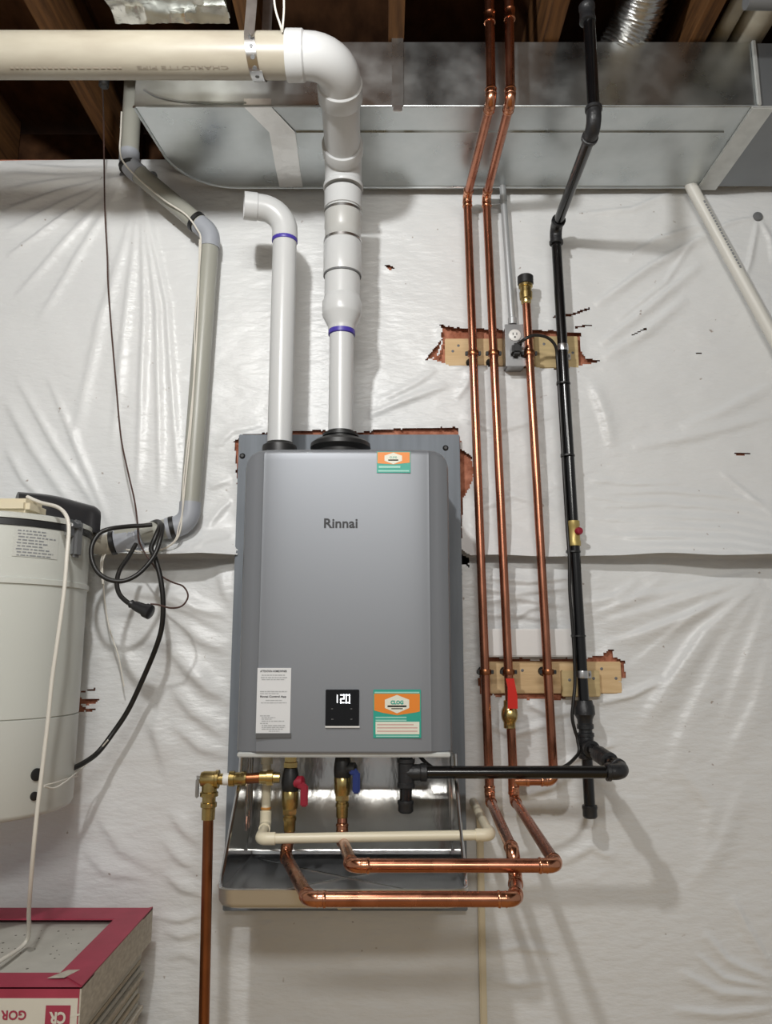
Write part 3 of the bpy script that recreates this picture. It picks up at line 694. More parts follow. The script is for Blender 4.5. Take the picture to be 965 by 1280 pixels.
for y in (303, 267.5): lat('clamp_band', [(Zy(y + 1.6), .0472), (Zy(y + 1.5), .0484), (Zy(y - 1.5), .0484), (Zy(y - 1.6), .0472)], M_STRAP)
PZ = EYE + 1.2525; PY = 1.46; PZ1 = EYE + 1.2266
lat('pipe', [(Zy(265), .0444), (Zy(240), .0444)], M_PVC)
XN = XE + 0.008
lat('hub', [(Zy(263), .0446), (Zy(262.5), .0480), (Zy(242), .0485), (Zy(241), .046)], M_PVC)
A0, A1, A2, A3 = Vector((XE, VY, PZ1 - .4)), Vector((XE, VY, PZ1)), Vector((XN, PY, PZ)), Vector((-2.35, PY, PZ + .004))
def big_elbow(a, c, b, m, R=.062, s0=.052, s1=.052):
    arc, L = bend_arc(a, c, b, R); d1 = (a - c).normalized(); d2 = (b - c).normalized()
    mb = MB().tube([arc[0] + d1 * s0] + arc + [arc[-1] + d2 * s1], .0475, 32, caps=False)
    for e, d, s in ((arc[0], d1, s0), (arc[-1], d2, s1)):
        mb.lathe(e + d * .004, d, [(0, .0475), (.004, .0512), (s - .006, .0516), (s - .004, .0505), (s - .004, .0447)], 32)
    add('elbow', mb, m, t); return arc[0] + d1 * s0, arc[-1] + d2 * s1
e0, e1 = big_elbow(A0, A1, A2, M_PVC, R=.050, s0=.018, s1=.040)
f0, f1 = big_elbow(A1, A2, A3, M_PVC, R=.066, s1=.044)
add('pipe', MB().tube([e1 - (A2 - A1).normalized() * .03, f0 + (A2 - A1).normalized() * .03], .0446, 32), M_PVC, t)
lp = add('pipe', MB().tube([f1 + Vector((.03, 0, 0)), A3], .0466, 32), M_PVCC, t, 'aged cream horizontal pipe')
mb = MB()
def wrap_text(mb, s, x0, x1, ang, hgt, flip):
    vs, fs = text_mesh(s, 0.01); out = []
    for a, b in vs:
        if flip: a, b = -a, -b
        th = ang + b * hgt / .0466
        out.append((x0 + (a + .5) * (x1 - x0), PY - math.cos(th) * .0471, PZ + .0005 + math.sin(th) * .0471))
    mb.add(out, fs)
ang = math.radians(-68)
tx = lambda x: (x - 482.5) / F * 1.635
wrap_text(mb, 'CHARLOTTE PIPE', tx(172), tx(286), ang, .0068, True)
add('lettering', mb, mat('faded_pipe_print', (0.30, 0.26, 0.21), 0.6), lp, smooth=False)
mb = MB(); x = tx(14)
while x < tx(150):
    wd = random.uniform(.006, .013)
    for th in (ang - .05, ang + .05):
        pass
    pts = [(x + u * wd, PY - math.cos(ang + v) * .0471, PZ + .0005 + math.sin(ang + v) * .0471) for u, v in ((0, -.045), (1, -.045), (1, .045), (0, .045))]
    mb.add(pts, [(0, 1, 2, 3)]); x += wd + .004
o = add('faded_print', mb, mat('pale_pipe_print', (0.42, 0.37, 0.30), 0.6), lp, smooth=False); o['kind'] = 'stuff'
# print on the elbow hub
mb = MB(); x = -.018
while x < .018:
    th = x / .0525; zc = EYE + 1.0
    q = e1 + Vector((math.sin(th) * .0518, .018, -math.cos(th) * .0518 * 1.0)); q2 = q + Vector((.0028, 0, 0)); mb.add([q, q2, q2 + Vector((0, .009, 0)), q + Vector((0, .009, 0))], [(0, 1, 2, 3)]); x += .0045
o = add('stamped_code', mb, M_PRINT, t, smooth=False); o['kind'] = 'stuff'

# strap that carries the vent
t = thing('hanger_strap', 'perforated galvanized hanger strap wrapped round the cream vent pipe', 'strap', P(316, 60, PY))
xs_ = P(316, 69, PY).x
pts = []
for k in range(25):
    a = math.radians(250 - 320 * k / 24); pts.append((xs_ + .016 * (k / 24 - .5) + .004, PY + math.cos(a) * .0491, PZ + math.sin(a) * .0491))
pts = [(xs_ + .012, PY - .058, ZC + .05), (xs_ - .006, PY - .052, PZ + .06)] + pts[6:] 
def ribbon(pts, wd, th, ax):
    mb = MB(); pts = [Vector(p) for p in pts]; ax = Vector(ax); n = len(pts); vs = []
    for i, p in enumerate(pts):
        d = (pts[min(n - 1, i + 1)] - pts[max(0, i - 1)]).normalized(); nn = d.cross(ax).normalized()
        for a, b in ((-1, -1), (1, -1), (1, 1), (-1, 1)): vs.append(p + ax * (a * wd / 2) + nn * (b * th / 2))
    fs = [(i * 4 + k, i * 4 + (k + 1) % 4, i * 4 + 4 + (k + 1) % 4, i * 4 + 4 + k) for i in range(n - 1) for k in range(4)]
    fs += [(3, 2, 1, 0), (n * 4 - 4, n * 4 - 3, n * 4 - 2, n * 4 - 1)]
    return mb.add(vs, fs)
front = [(xs_ + .010, PY - .056, ZC + .06), (xs_ + .004, PY - .053, PZ + .07)] + [(xs_ + .000 + .012 * k / 10, PY + math.cos(math.radians(165 + 15 * k)) * .0487, PZ + math.sin(math.radians(165 + 15 * k)) * .0487) for k in range(11)]
back = [(xs_ + .02, PY + .056, ZC + .06), (xs_ + .018, PY + .053, PZ + .05)] + [(xs_ + .018 - .006 * k / 8, PY + math.cos(math.radians(15 - 15 * k)) * .0491, PZ + math.sin(math.radians(15 - 15 * k)) * .0491) for k in range(9)]
add('strap', ribbon(front, .022, .0015, (1, 0, 0)), M_STRAP, t)
add('strap', ribbon(back, .022, .0015, (1, 0, 0)), M_STRAP, t)
mb = MB()
for k in range(5):
    a = math.radians(175 + 24 * k); c = Vector((xs_ + .003 + .01 * k / 5, PY + math.cos(a) * .0499, PZ + math.sin(a) * .0499)); d = Vector((0, math.cos(a), math.sin(a)))
    mb.lathe(c - d * .001, d, [(0, .0048), (.0012, .0046)], 10)
o = add('punched_hole', mb, M_GTAPE, t); o['kind'] = 'stuff'
add('bolt', MB().lathe((xs_ + .006, PY - .051, PZ + .004), (0, -1, 0), [(0, .006), (.004, .006), (.006, .004)], 6), M_STRAP, t)

# ================================================================== SHEET METAL DUCT
DY0, DY1 = 1.660, 1.990; DZ0 = EYE + 1.285; DZ1 = EYE + 1.4625
XDL = P(168, 128, DY0).x; XDR = P(946, 133, DY0).x
duct = thing('air_duct', 'galvanized sheet metal trunk duct along the ceiling above the heater', 'duct', ((XDL + XDR) / 2, 1.78, DZ0))
rb = 0.17; plan = [(XDR, DY0), (XDR, DY1)]
for k in range(11):
    a = math.radians(90 + 90 * k / 10); plan.append((XDL + 0.02 + rb + rb * math.cos(a), DY1 - rb * .95 + rb * .95 * math.sin(a)))
plan += [(XDL, DY0)]
add('trunk', MB().prism([(x, y, DZ0) for x, y in plan], (0, 0, DZ1 - DZ0)), M_GALV, duct, smooth=False)
add('end_section', MB().box(((XDR + 2.2) / 2, (DY0 + DY1) / 2, (DZ0 + DZ1) / 2), (2.2 - XDR, DY1 - DY0 - .004, DZ1 - DZ0 - .004)), mat('dull_galvanized', (0.30, 0.315, 0.33), 0.5, metal=0.8, var=0.15, vscale=5), duct, 'darker section right of the light cleat')
add('drive_cleat', MB().box((XDR + .014, (DY0 + DY1) / 2, DZ0 - .003), (0.055, DY1 - DY0 + .008, 0.008), bev=.002).box((XDR + .004, DY0 - .004, (DZ0 + DZ1) / 2), (0.010, 0.008, DZ1 - DZ0), bev=.002), M_GALV2, duct)
YS = None
zsm = 1.752
add('standing_seam', MB().box(((XDL + XDR) / 2 + .17, zsm, DZ0 - .0015), (XDR - XDL - .42, .004, .004)), M_GALV, duct)
add('bottom_hem', MB().tube([(XDL + .03, DY0 - .001, DZ0 + .001), (XDR, DY0 - .001, DZ0 + .001)], .003, 8), M_GALV, duct)
pts = [Vector((XDL + .02 + rb + (rb + .001) * math.cos(math.radians(a)), DY1 - rb * .95 + (rb * .95 + .001) * math.sin(math.radians(a)), DZ0)) for a in range(90, 181, 9)]
add('back_hem', MB().tube([(XDR, DY1, DZ0)] + pts + [(XDL, DY0, DZ0)], .004, 8), M_GALV, duct)
q0 = P(186, 118, DY0 - .001)
add('lock_rib', MB().tube(spline([P(180, 112, DY0 - .001), P(200, 122, DY0 - .001), P(240, 128, DY0 - .001), P(308, 129, DY0 - .001)]), .003, 8), M_GALV, duct)
# foil tape across the underside
tp = [Vector((P(322, 132, DY0).x, DY0 - .002, DZ0 + .02)), Vector((P(322, 132, DY0).x, DY0 - .002, DZ0 - .001)), Vector((-.262, 1.75, DZ0 - .0022)), Vector((-.262 - .005, 1.90, DZ0 - .002)), Vector((-.268, DY1 - .005, DZ0 - .0022))]
add('foil_tape', ribbon(tp, .066, .0012, (1, 0, 0)), M_TAPE, duct)
# duct hanger strap in the middle
hx = P(497, 90, DY0 - .004).x
t = thing('duct_hanger', 'flat steel hanger strap down the middle of the duct front', 'strap', (hx, DY0 - .004, DZ0 - .012))
add('strap', MB().box((hx, DY0 - .0045, (DZ0 + DZ1 + .16) / 2), (.028, .003, DZ1 - DZ0 + .17)), M_GALV, t)
add('hook', MB().box((hx, DY0 - .0045, DZ0 - .008), (.022, .006, .018), bev=.002), M_STRAP, t)
q = P(443, 240, DY1 + .012)
# foil wrapped take-off
xf0, xf1 = P(142, 30, 1.6).x, P(286, 30, 1.6).x
fd = MB(); nu, nv = 36, 44; vs = []
for i in range(nv + 1):
    for k in range(nu + 1):
        u = k / nu; v = i / nv; y = 1.612 - v * .9
        fold = .010 * math.exp(-((v - .035 - .01 * math.sin(u * 9)) / .018) ** 2) - .007 * math.exp(-((v - .085 - .012 * math.sin(u * 5 + 1)) / .02) ** 2)
        vs.append((xf0 + u * (xf1 - xf0), y, ZC + .002 + fold + random.uniform(-.0016, .0016) + .006 * math.sin(u * 11 + v * 30) * v))
for (a_, b_) in ((0, 1),):
    fd.add(vs, [(i * (nu + 1) + k, i * (nu + 1) + k + 1, (i + 1) * (nu + 1) + k + 1, (i + 1) * (nu + 1) + k) for i in range(nv) for k in range(nu)])
fd.box(((xf0 + xf1) / 2, 1.162, ZC + .10), (xf1 - xf0, .90, .165))
tag(add('foil_duct', fd, M_FOIL), 'crumpled foil-wrapped duct between the joists above the cream vent pipe', 'duct')
# flexible duct
c0 = Vector((P(782, 48, 1.66).x, 1.70, DZ1 - .0)); c1 = Vector((.635, 1.50, ZC + .13)); c2 = Vector((.66, 1.20, ZC + .13))
path = spline([c0 + Vector((-.01, .03, -.0)), c0 + Vector((.03, -.05, .07)), c1, c2, c2 + Vector((.01, -.5, 0))], 30)
t = thing('flexible_duct', 'ribbed silver flexible duct rising from the trunk duct between joists', 'duct', c0)
add('hose', MB().tube(path, [.058 + .004 * math.sin(i * 2.1) for i in range(len(path))], 24), M_FLEX, t)
# pipes in the right joist bay
tag(add('drain_pipe', MB().tube([(.915, 0.6, EYE + 1.535), (.905, 2.19, EYE + 1.515)], .042, 20), M_PVCC), 'wide cream plastic pipe in the top right joist bay above the duct', 'pipe')
tag(add('drain_pipe', MB().tube([(.838, 0.6, EYE + 1.513), (.835, 2.19, EYE + 1.503)], .020, 16), M_PVCC), 'narrow cream plastic pipe beside the wide one in the top right joist bay', 'pipe')
tag(add('grey_pipe', MB().tube([(.81, 1.505, EYE + 1.435), (2.2, 1.54, EYE + 1.44)], .021, 18), M_GTAPE), 'dark grey pipe crossing the top right corner under the joists', 'pipe')

# ================================================================== COPPER WATER LINES
CYW = 1.955; CZ = EYE + 1.235
def PX(x, y, Y): return P(x, y, Y).x
# hot line (left)
A = thing('copper_pipe', 'left copper line of the pair dropping from ceiling, joined to the lower horizontal run', 'pipe', P(612, 990, CYW))
hy = 1.40; hz = DZ(1124, hy)
vyv = 1.755; hvx = PX(363, 1000, vyv)
a_in = Vector((PX(641, 1064, 1.52), 1.52, DZ(1064, 1.52)))
a_dn = Vector((a_in.x + .004, 1.50, DZ(1104, 1.50)))
a_cr = Vector((PX(644, 1124, hy), hy, hz))
run(A, [(PX(612, -10, 1.577), 1.577, ZC + .20), (PX(614, 127, 1.577), 1.577, CZ), (PX(584, 252, CYW), CYW, CZ), (PX(612.5, 1000, CYW), CYW, DZ(1000, CYW)), a_in, (a_in.x + .003, 1.515, DZ(1100, 1.515)), a_cr, (PX(386, 1125, hy), hy, hz),
        (PX(355, 1073, vyv - .03), vyv - .01, DZ(1073, vyv - .03)), (hvx, vyv, DZ(1040, vyv))], .0112, M_COP, M_COPF, R=.017, soc=.016, radii=[.0112] * 5 + [.0118, .0125, .0122, .0112])
def coupling(root, p, axis, r=.0112, ln=.030):
    return add('coupling', MB().lathe(Vector(p) - Vector(axis).normalized() * ln / 2, axis, [(0, r), (.001, r * 1.2), (.005, r * 1.2), (.006, r * 1.13), (ln - .006, r * 1.13), (ln - .005, r * 1.2), (ln - .001, r * 1.2), (ln, r)], 18), M_COPF, root)
coupling(A, P(612, 22, 1.577), (0, 0, 1))
# cold line (right of the pair) with red lever valve
B = thing('copper_pipe', 'right copper line of the ceiling pair, with red lever valve and upper horizontal run', 'pipe', P(640, 990, CYW))
by = 1.455; bz = DZ(1082, by); cvx = PX(428, 1000, vyv)
b_el = Vector((PX(643, 1000, CYW), CYW, DZ(1000, CYW)))
run(B, [(PX(637, -10, 1.577), 1.577, ZC + .20), (PX(638, 127, 1.577), 1.577, CZ), (PX(608, 252, CYW), CYW, CZ), b_el, (PX(696, 1080, by), by, bz), (PX(440, 1082, by), by, bz),
        (PX(427, 1052, vyv - .03), vyv - .01, DZ(1052, vyv - .03)), (cvx, vyv, DZ(1020, vyv))], .0112, M_COP, M_COPF, R=.017, soc=.016, radii=[.0112] * 4 + [.0119, .0115, .0112])
coupling(B, P(637, 18, 1.577), (0, 0, 1))
vq = P(636.5, 893, CYW)
vb = add('ball_valve', MB().lathe(vq + Vector((0, 0, -.034)), (0.02, 0, 1), [(0, .0118), (.002, .0145), (.014, .0145), (.017, .016), (.024, .0195), (.034, .0205), (.044, .0195), (.051, .016), (.054, .0145), (.066, .0145), (.068, .0118)], 20), M_BRASS, B)
add('valve_stem', MB().lathe(vq, (0, -1, 0), [(0, .010), (.026, .009), (.028, .012), (.034, .012), (.036, .006)], 12), M_BRASS, vb)
l0 = P(641, 886, CYW - .034); l1 = P(636.5, 848, CYW - .034)
add('lever', MB().prism([(l0.x - .012, l0.y, l0.z), (l0.x + .012, l0.y, l0.z), (l0.x + .012, l0.y, l0.z + .03), (l1.x + .011, l1.y - .004, l1.z), (l1.x - .009, l1.y - .004, l1.z), (l0.x - .011, l0.y, l0.z + .05)], (0, .005, 0)), M_RED, vb, 'red lever handle')
# capped third line
Cc = thing('copper_pipe', 'third copper line with a black-capped top, standing left of the gas pipe', 'pipe', P(692, 970, CYW))
zt_ = DZ(372, CYW); ctop = Vector((PX(657.5, 372, CYW), CYW, zt_)); cbot = Vector((PX(692.5, 976, CYW), CYW, DZ(976, CYW)))
tee = Vector((PX(641.5, 977, CYW), CYW, cbot.z))
run(Cc, [ctop, cbot, tee + Vector((.03, 0, 0))], .0112, M_COP, M_COPF, R=.016, soc=.016)
add('tee', MB().lathe(tee + Vector((0, 0, -.032)), (0, 0, 1), [(0, .0114), (.001, .0135), (.006, .0135), (.007, .0127), (.057, .0127), (.058, .0135), (.063, .0135), (.064, .0114)], 18).lathe(tee, (1, 0, 0), [(0, .0127), (.03, .0127), (.031, .0135), (.038, .0135), (.039, .0114)], 18), M_COPF, B)
add('adapter', MB().lathe(ctop + Vector((0, 0, -.02)), (0, 0, 1), [(0, .0114), (.004, .0135), (.014, .0135), (.016, .017), (.034, .0175), (.036, .0155), (.048, .0155), (.05, .019), (.058, .019)], 20), M_BRASS, Cc)
add('cap', MB().lathe(ctop + Vector((0, 0, .036)), (0, 0, 1), [(0, .0185), (.003, .0215), (.024, .0215), (.027, .018), (.028, .0)], 20), M_BLACK, Cc, 'black cap on the pipe top')
# relief drop at the left
D = thing('copper_pipe', 'dark copper relief drop with brass tee, left of the tray down to the floor', 'pipe', (PX(262, 980, 1.75), 1.75, 0.003))
dzc = DZ(974, 1.75); dx0 = PX(262, 976, 1.75); dxb = PX(260.5, 1270, 1.75)
add('pipe', MB().tube([(dx0, 1.75, DZ(1018, 1.75)), (dxb, 1.75, .004)], .0112, 18), M_COPD, D)
add('tee', MB().lathe((dx0 - .004, 1.75, dzc), (1, 0, 0), [(-.016, .010), (-.014, .015), (-.008, .017), (.016, .017), (.018, .0195), (.024, .0195), (.025, .012), (.036, .012)], 20).lathe((dx0, 1.75, dzc - .005), (0, 0, -1), [(0, .016), (.02, .0165), (.022, .0195), (.030, .0195), (.031, .0145), (.042, .0145), (.043, .0175), (.052, .0175), (.054, .0145), (.078, .0140), (.079, .0114)], 20), M_BRASS, D)
add('thread', MB().lathe((dx0 + .03, 1.75, dzc), (1, 0, 0), [(0, .0125), (.002, .0128), (.012, .0128), (.013, .0115)], 18), M_WHITE, D)
ll = P(246, 985, 1.745)
add('relief_lever', MB().box((ll.x + .001, 1.745, ll.z), (.006, .014, .040), bev=.002).box((ll.x + .008, 1.745, dzc + .006), (.018, .008, .005)), M_STRAP, D)
xr_ = dx0 + .042
add('relief_body', MB().lathe((xr_, 1.75, dzc + .001), (1, 0, 0), [(0, .012), (.001, .0165), (.012, .0165), (.013, .014), (.026, .014), (.028, .0155), (.038, .0155), (.039, .0115)], 12), M_BRASS, D)
add('pipe', MB().tube([(xr_ + .03, 1.75, dzc + .001), (PX(330, 973, 1.75), 1.752, dzc + .003)], .0112, 18), M_COPD, D)
x3 = PX(324, 973, 1.75)
add('adapter', MB().lathe((x3, 1.752, dzc + .003), (1, 0, 0), [(0, .0115), (.001, .0135), (.016, .0135), (.017, .0165), (.030, .0165), (.031, .012), (.045, .011)], 12), M_BRASS, D)

# service valves
def service_valve(x, hot):
    vx_ = PX(x, 985, vyv); Z = lambda y: DZ(y, vyv)
    t = thing('service_valve', 'brass and black isolation valve with red handle under the heater' if hot else 'brass and black isolation valve with blue handle under the heater', 'valve', (vx_, vyv, Z(1043)))
    y0 = 989 if hot else 972; dy_ = 0 if hot else -15
    add('union_nut', MB().lathe((vx_, vyv, Z(960 + dy_ * .3)), (0, 0, 1), [(0, .014), (.002, .0165), (.012, .0165), (.014, .0145), (HZ0 - .009 - Z(960 + dy_ * .3), .0145)], 6 if hot else 12), M_BRASS, t)
    add('valve_body', MB().lathe((vx_, vyv, Z(y0 + 1)), (0, 0, 1), [(0, .015), (.004, .0185), (.018, .0195), (.03, .0185), (.042, .0165), (.05, .0145)], 18), M_BLACK, t)
    add('side_knob', MB().lathe((vx_, vyv - .004, Z(y0 - 10)), (1, -.25, .15), [(0, .012), (.018, .011), (.019, .014), (.030, .013), (.032, .008)], 12), M_DRED if hot else M_BLACK, t)
    hx_ = PX(x + 17.5, y0, vyv - .02)
    add('handle', MB().box((hx_, vyv - .022, Z(y0 + (3 if hot else 4))), (.016, .008, .046), bev=.003).box((hx_ - .006, vyv - .020, Z(y0 - 9)), (.018, .009, .014), bev=.003), M_DRED if hot else M_BLUE, t, 'red handle' if hot else 'blue handle')
    add('brass_body', MB().lathe((vx_, vyv, Z(y0)), (0, 0, -1), [(-.004, .0155), (0, .0185), (.016, .0182), (.03, .0172), (.036, .0160)], 12), M_BRASS, t)
    zb = Z(y0) - .034
    hx2 = MB(); hexnut(hx2, (vx_, vyv, zb), (0, 0, -1), .0165, .014); hx2.lathe((vx_, vyv, zb - .014), (0, 0, -1), [(0, .0125), (.004, .0125), (.005, .0145), (.012, .0145), (.013, .0130), (.034, .0125), (.035, .0114)], 18)
    add('adapter', hx2, M_BRASS, t)
    zz = zb - .045
    add('pipe_stub', MB().tube([(vx_, vyv, zz), (vx_, vyv, Z(1052))], .0113, 16), M_COP if hot else M_SOLD, t)
    return t
service_valve(363, True); service_valve(428, False)

# pipe clamps (bell hangers) on the wood blocks
def clamp(p, ywood):
    t = thing('pipe_clamp', '', 'clamp', Vector(p))
    add('ring', MB().lathe(Vector(p) + Vector((0, 0, -.0065)), (0, 0, 1), [(0, .0118), (0, .0150), (.003, .0158), (.010, .0158), (.013, .0150), (.013, .0118)], 18), M_COPD, t)
    ln = ywood - p[1]
    add('stem', MB().lathe(p + Vector((0, .013, 0)), (0, 1, 0), [(0, .006), (ln - .024, .005), (ln - .02, .010), (ln - .012, .013)], 12), M_BLACK, t)
    for e in (.017, -.017): add('screw_lug', MB().box(Vector(p) + Vector((e, 0, 0)), (.008, .010, .010), bev=.001), M_BLACK, t)
    return t
ca = [((590.8, 442), 'dark pipe clamp on the left copper line at the upper board', 0), ((617.0, 442), 'dark pipe clamp on the copper line just left of the outlet box', 0), ((663.3, 442), 'dark pipe clamp on the capped copper line right of the outlet box', 0),
      ((606.6, 840), 'dark pipe clamp on the left copper line at the lower board', 1), ((633.6, 840), 'dark pipe clamp on the copper line just above the red lever', 1), ((686.0, 840), 'dark pipe clamp on the capped copper line at the lower board', 1)]
def on_line(a, b, z): f = (z - a.z) / (b.z - a.z); return a + (b - a) * f
LA = (Vector((PX(584, 252, CYW), CYW, CZ)), Vector((PX(612.5, 1000, CYW), CYW, DZ(1000, CYW)))); LB = (Vector((PX(608, 252, CYW), CYW, CZ)), b_el); LC = (ctop, cbot)
first = None
for i, ((x, y), lab, low) in enumerate(ca):
    p = on_line(*(LA, LB, LC)[i % 3], DZ(y, CYW))
    if first is None: first = clamp(p, 2.022); o = first; o['label'] = lab; o['group'] = 'clamps on the copper lines'
    else: o = dup(first, p, lab, 'clamps on the copper lines')

# ================================================================== GAS PIPE
GY = 1.952; GZ = EYE + 1.135
G = thing('gas_pipe', 'black iron gas pipe from the ceiling down and left to the heater', 'pipe', P(733, 1015, GY))
gt = Vector((PX(743, 158, 1.527), 1.527, GZ)); gl = Vector((PX(694, 279, GY), GY, GZ)); gb = Vector((PX(733, 932, GY), GY, DZ(932, GY)))
r_g = .0134
run(G, [(PX(735, -10, 1.527) + .0, 1.527, ZC + .21), gt, gl, Vector((gl.x + (gb.x - gl.x) * .96, GY, gl.z + (gb.z - gl.z) * .96))], r_g, M_IRON, M_IRONF, fr=1.22, R=.026, soc=.020, style='iron')
q = P(734, 18, 1.527)
add('coupling', MB().lathe(q + Vector((0, 0, -.022)), (0, 0, 1), [(0, r_g), (.002, .0185), (.010, .0185), (.012, .0170), (.034, .017), (.036, .0185), (.044, .0185), (.046, r_g)], 18), M_IRONF, G)
gd = (gb - gl).normalized()
qv = on_line(gl, gb, DZ(667, GY))
cock = add('gas_cock', MB().lathe(qv - gd * .033, gd, [(0, .0136), (.001, .0165), (.012, .017), (.016, .0155), (.05, .0155), (.054, .017), (.065, .0165), (.066, .0136)], 14), M_YEL, G, 'brassy inline gas cock')
add('red_knob', MB().lathe(qv + Vector((.008, -.012, .004)), (.25, -1, 0), [(0, .010), (.008, .010), (.012, .008), (.014, .0)], 16), M_DRED, cock)
add('union', MB().lathe(on_line(gl, gb, DZ(875, GY)), gd, [(0, .0155), (.001, .021), (.010, .0225), (.014, .025), (.034, .026), (.038, .023), (.046, .019), (.056, .018), (.058, .0205), (.068, .0205), (.070, .0165), (.08, .0165), (.09, .0185)], 16), M_IRONF, G)
# tee, forward branch with valve body, elbow and run to the heater
ge = Vector((PX(781, 963, 1.735), 1.735, DZ(965, 1.735))); gh = Vector((PX(515, 965, 1.735), 1.735, DZ(965.5, 1.735)))
tee_ = MB().lathe(gb + Vector((0, 0, .032)), (0, 0, -1), [(0, .0165), (.002, .020), (.010, .020), (.012, .0178), (.052, .0178), (.054, .020), (.062, .020), (.064, .0136)], 18)
bd = (ge - gb).normalized(); bl_ = (ge - gb).length
tee_.lathe(gb, bd, [(0, .0178), (.026, .0178), (.027, .0205), (.035, .0205), (.036, .0136)], 18)
add('tee', tee_, M_IRONF, G)
add('forward_nipple', MB().tube([gb + bd * .03, ge - bd * .02], r_g, 18), M_IRON, G)
add('bushing', MB().lathe(gb + bd * .068, bd, [(0, .0138), (.001, .018), (.012, .0195), (.05, .0195), (.058, .0175), (.06, .0205), (.072, .0205), (.074, .0138)], 16), M_IRONF, G)
run(G, [gb + bd * (bl_ * .72), ge, gh + Vector((.03, 0, 0))], r_g, M_IRON, M_IRONF, fr=1.25, R=.022, soc=.016, style='iron')
add('pipe', MB().tube([gb + Vector((0, 0, -.02)), (gb.x + .0015, GY, DZ(1010, GY))], r_g, 18), M_IRON, G)
add('end_cap', MB().lathe((gb.x + .0015, GY, DZ(1006, GY)), (0, 0, -1), [(0, .0136), (.001, .0178), (.006, .0185), (.012, .0172), (.026, .0172), (.03, .014), (.031, .0)], 18), M_IRONF, G)
hxg = PX(507.5, 965, 1.735)
add('tee', MB().lathe((hxg, 1.735, gh.z + .030), (0, 0, -1), [(0, .0138), (.001, .0195), (.009, .0195), (.011, .0175), (.05, .0175), (.052, .0195), (.06, .0195), (.062, .0136)], 18).lathe((hxg, 1.735, gh.z), (1, 0, 0), [(0, .0175), (.030, .0175), (.032, .0195), (.044, .0195), (.046, .0136)], 18), M_IRONF, G)
add('pipe', MB().tube([(hxg, 1.735, gh.z - .02), (hxg - .001, 1.735, DZ(1006, 1.735))], .0128, 18), M_IRON, G)
add('end_cap', MB().lathe((hxg - .001, 1.735, DZ(1000, 1.735)), (0, 0, -1), [(0, .013), (.001, .0172), (.006, .018), (.01, .0165), (.022, .0165), (.026, .013), (.027, 0)], 18), M_IRONF, G)
add('riser', MB().tube([(hxg, 1.735, gh.z + .02), (hxg, 1.735, HZ0 - .008)], r_g, 18), M_IRON, G)
# straps on the gas pipe
for y, lab in ((435, 'bright metal strap holding the gas pipe on the upper plywood square'), (843, 'bright metal strap holding the gas pipe on the lower plywood square')):
    p = on_line(gl, gb, DZ(y, GY)); yw = 2.012 if y < 600 else 2.002
    t = thing('pipe_strap', lab, 'strap', p)
    add('band', MB().lathe(p + Vector((0, 0, -.009)), (0, 0, 1), [(0, .0135), (0, .0148), (.002, .0152), (.016, .0152), (.018, .0148), (.018, .0135)], 20), M_STRAP, t)
    add('tab', MB().box((p.x + .024, yw - .003, p.z - .002), (.022, .004, .018), bev=.001).box((p.x + .0145, (yw + p.y) / 2, p.z - .001), (.003, yw - p.y, .016)), M_STRAP, t)
    add('screw', MB().lathe((p.x + .027, yw - .004, p.z - .002), (0, -1, 0), [(0, .005), (.003, .005), (.005, .002)], 8), M_GTAPE, t)

# ================================================================== OUTLET, CONDUIT, HEATER CORD
oy = 1.965; a = P(633, 457, oy); b = P(655, 406, oy)
t = thing('outlet_box', 'surface metal outlet box with a white receptacle and a black plug', 'outlet', ((a.x + b.x) / 2, 2.02, a.z))
oc = Vector(((a.x + b.x) / 2, oy, (a.z + b.z) / 2))
add('box', MB().box(oc + Vector((0, .030, 0)), (b.x - a.x, .054, b.z - a.z), bev=.004), M_STEELB, t)
add('cover_plate', MB().box(oc + Vector((0, .0015, 0)), (b.x - a.x + .003, .004, b.z - a.z + .003), bev=.001), M_STEELB, t)
rc = P(643.5, 419, oy - .002)
rp = add('receptacle', MB().lathe(rc + Vector((0, .002, 0)), (0, -1, 0), [(0, .0165), (.003, .0165), (.004, .015)], 20), M_WHITE, t)
add('slots', MB().box(rc + Vector((-.005, -.002, .003)), (.002, .001, .007)).box(rc + Vector((.005, -.002, .003)), (.002, .001, .007)).lathe(rc + Vector((0, -.0015, -.006)), (0, -1, 0), [(0, .0025), (.001, .0025)], 10), M_INK, rp)
pc = P(645, 438, oy - .012)
t2 = thing('power_cord', 'black heater cord arching from the outlet and tied along the gas pipe', 'cord', pc)
add('plug', MB().box(pc + Vector((.0, -.004, 0)), (.026, .034, .030), rz=0, bev=.006).box(pc + Vector((.006, -.016, .012)), (.014, .018, .018), bev=.005), M_BLACK, t2)
g_ = lambda y, dx=-.0175, dyy=-.006: on_line(gl, gb, DZ(y, GY)) + Vector((dx, dyy, 0))
cp_ = [pc + Vector((.004, -.016, .012)), P(656, 424, 1.915), P(668, 419, 1.915), P(684, 422, 1.925), P(694, 432, 1.935), g_(448), g_(480), g_(560), g_(650), g_(700, -.018, -.012), g_(740, -.021, -.01), g_(800, -.018, -.006), g_(850, -.020, -.006), g_(876, -.028, -.01), g_(896, -.033, -.01), g_(912, -.028, -.008), g_(925, -.022, -.006),
       Vector((gb.x - .03, 1.93, DZ(945, 1.93))), Vector((gb.x - .12, 1.85, gh.z - .016)), Vector((hxg + .10, 1.80, gh.z - .010)), Vector((hxg + .055, 1.785, gh.z + .006)), Vector((hxg + .022, 1.78, HZ0 - .006))]
add('cable', MB().tube(spline(cp_, 8), .0042, 10), M_CORD, t2)
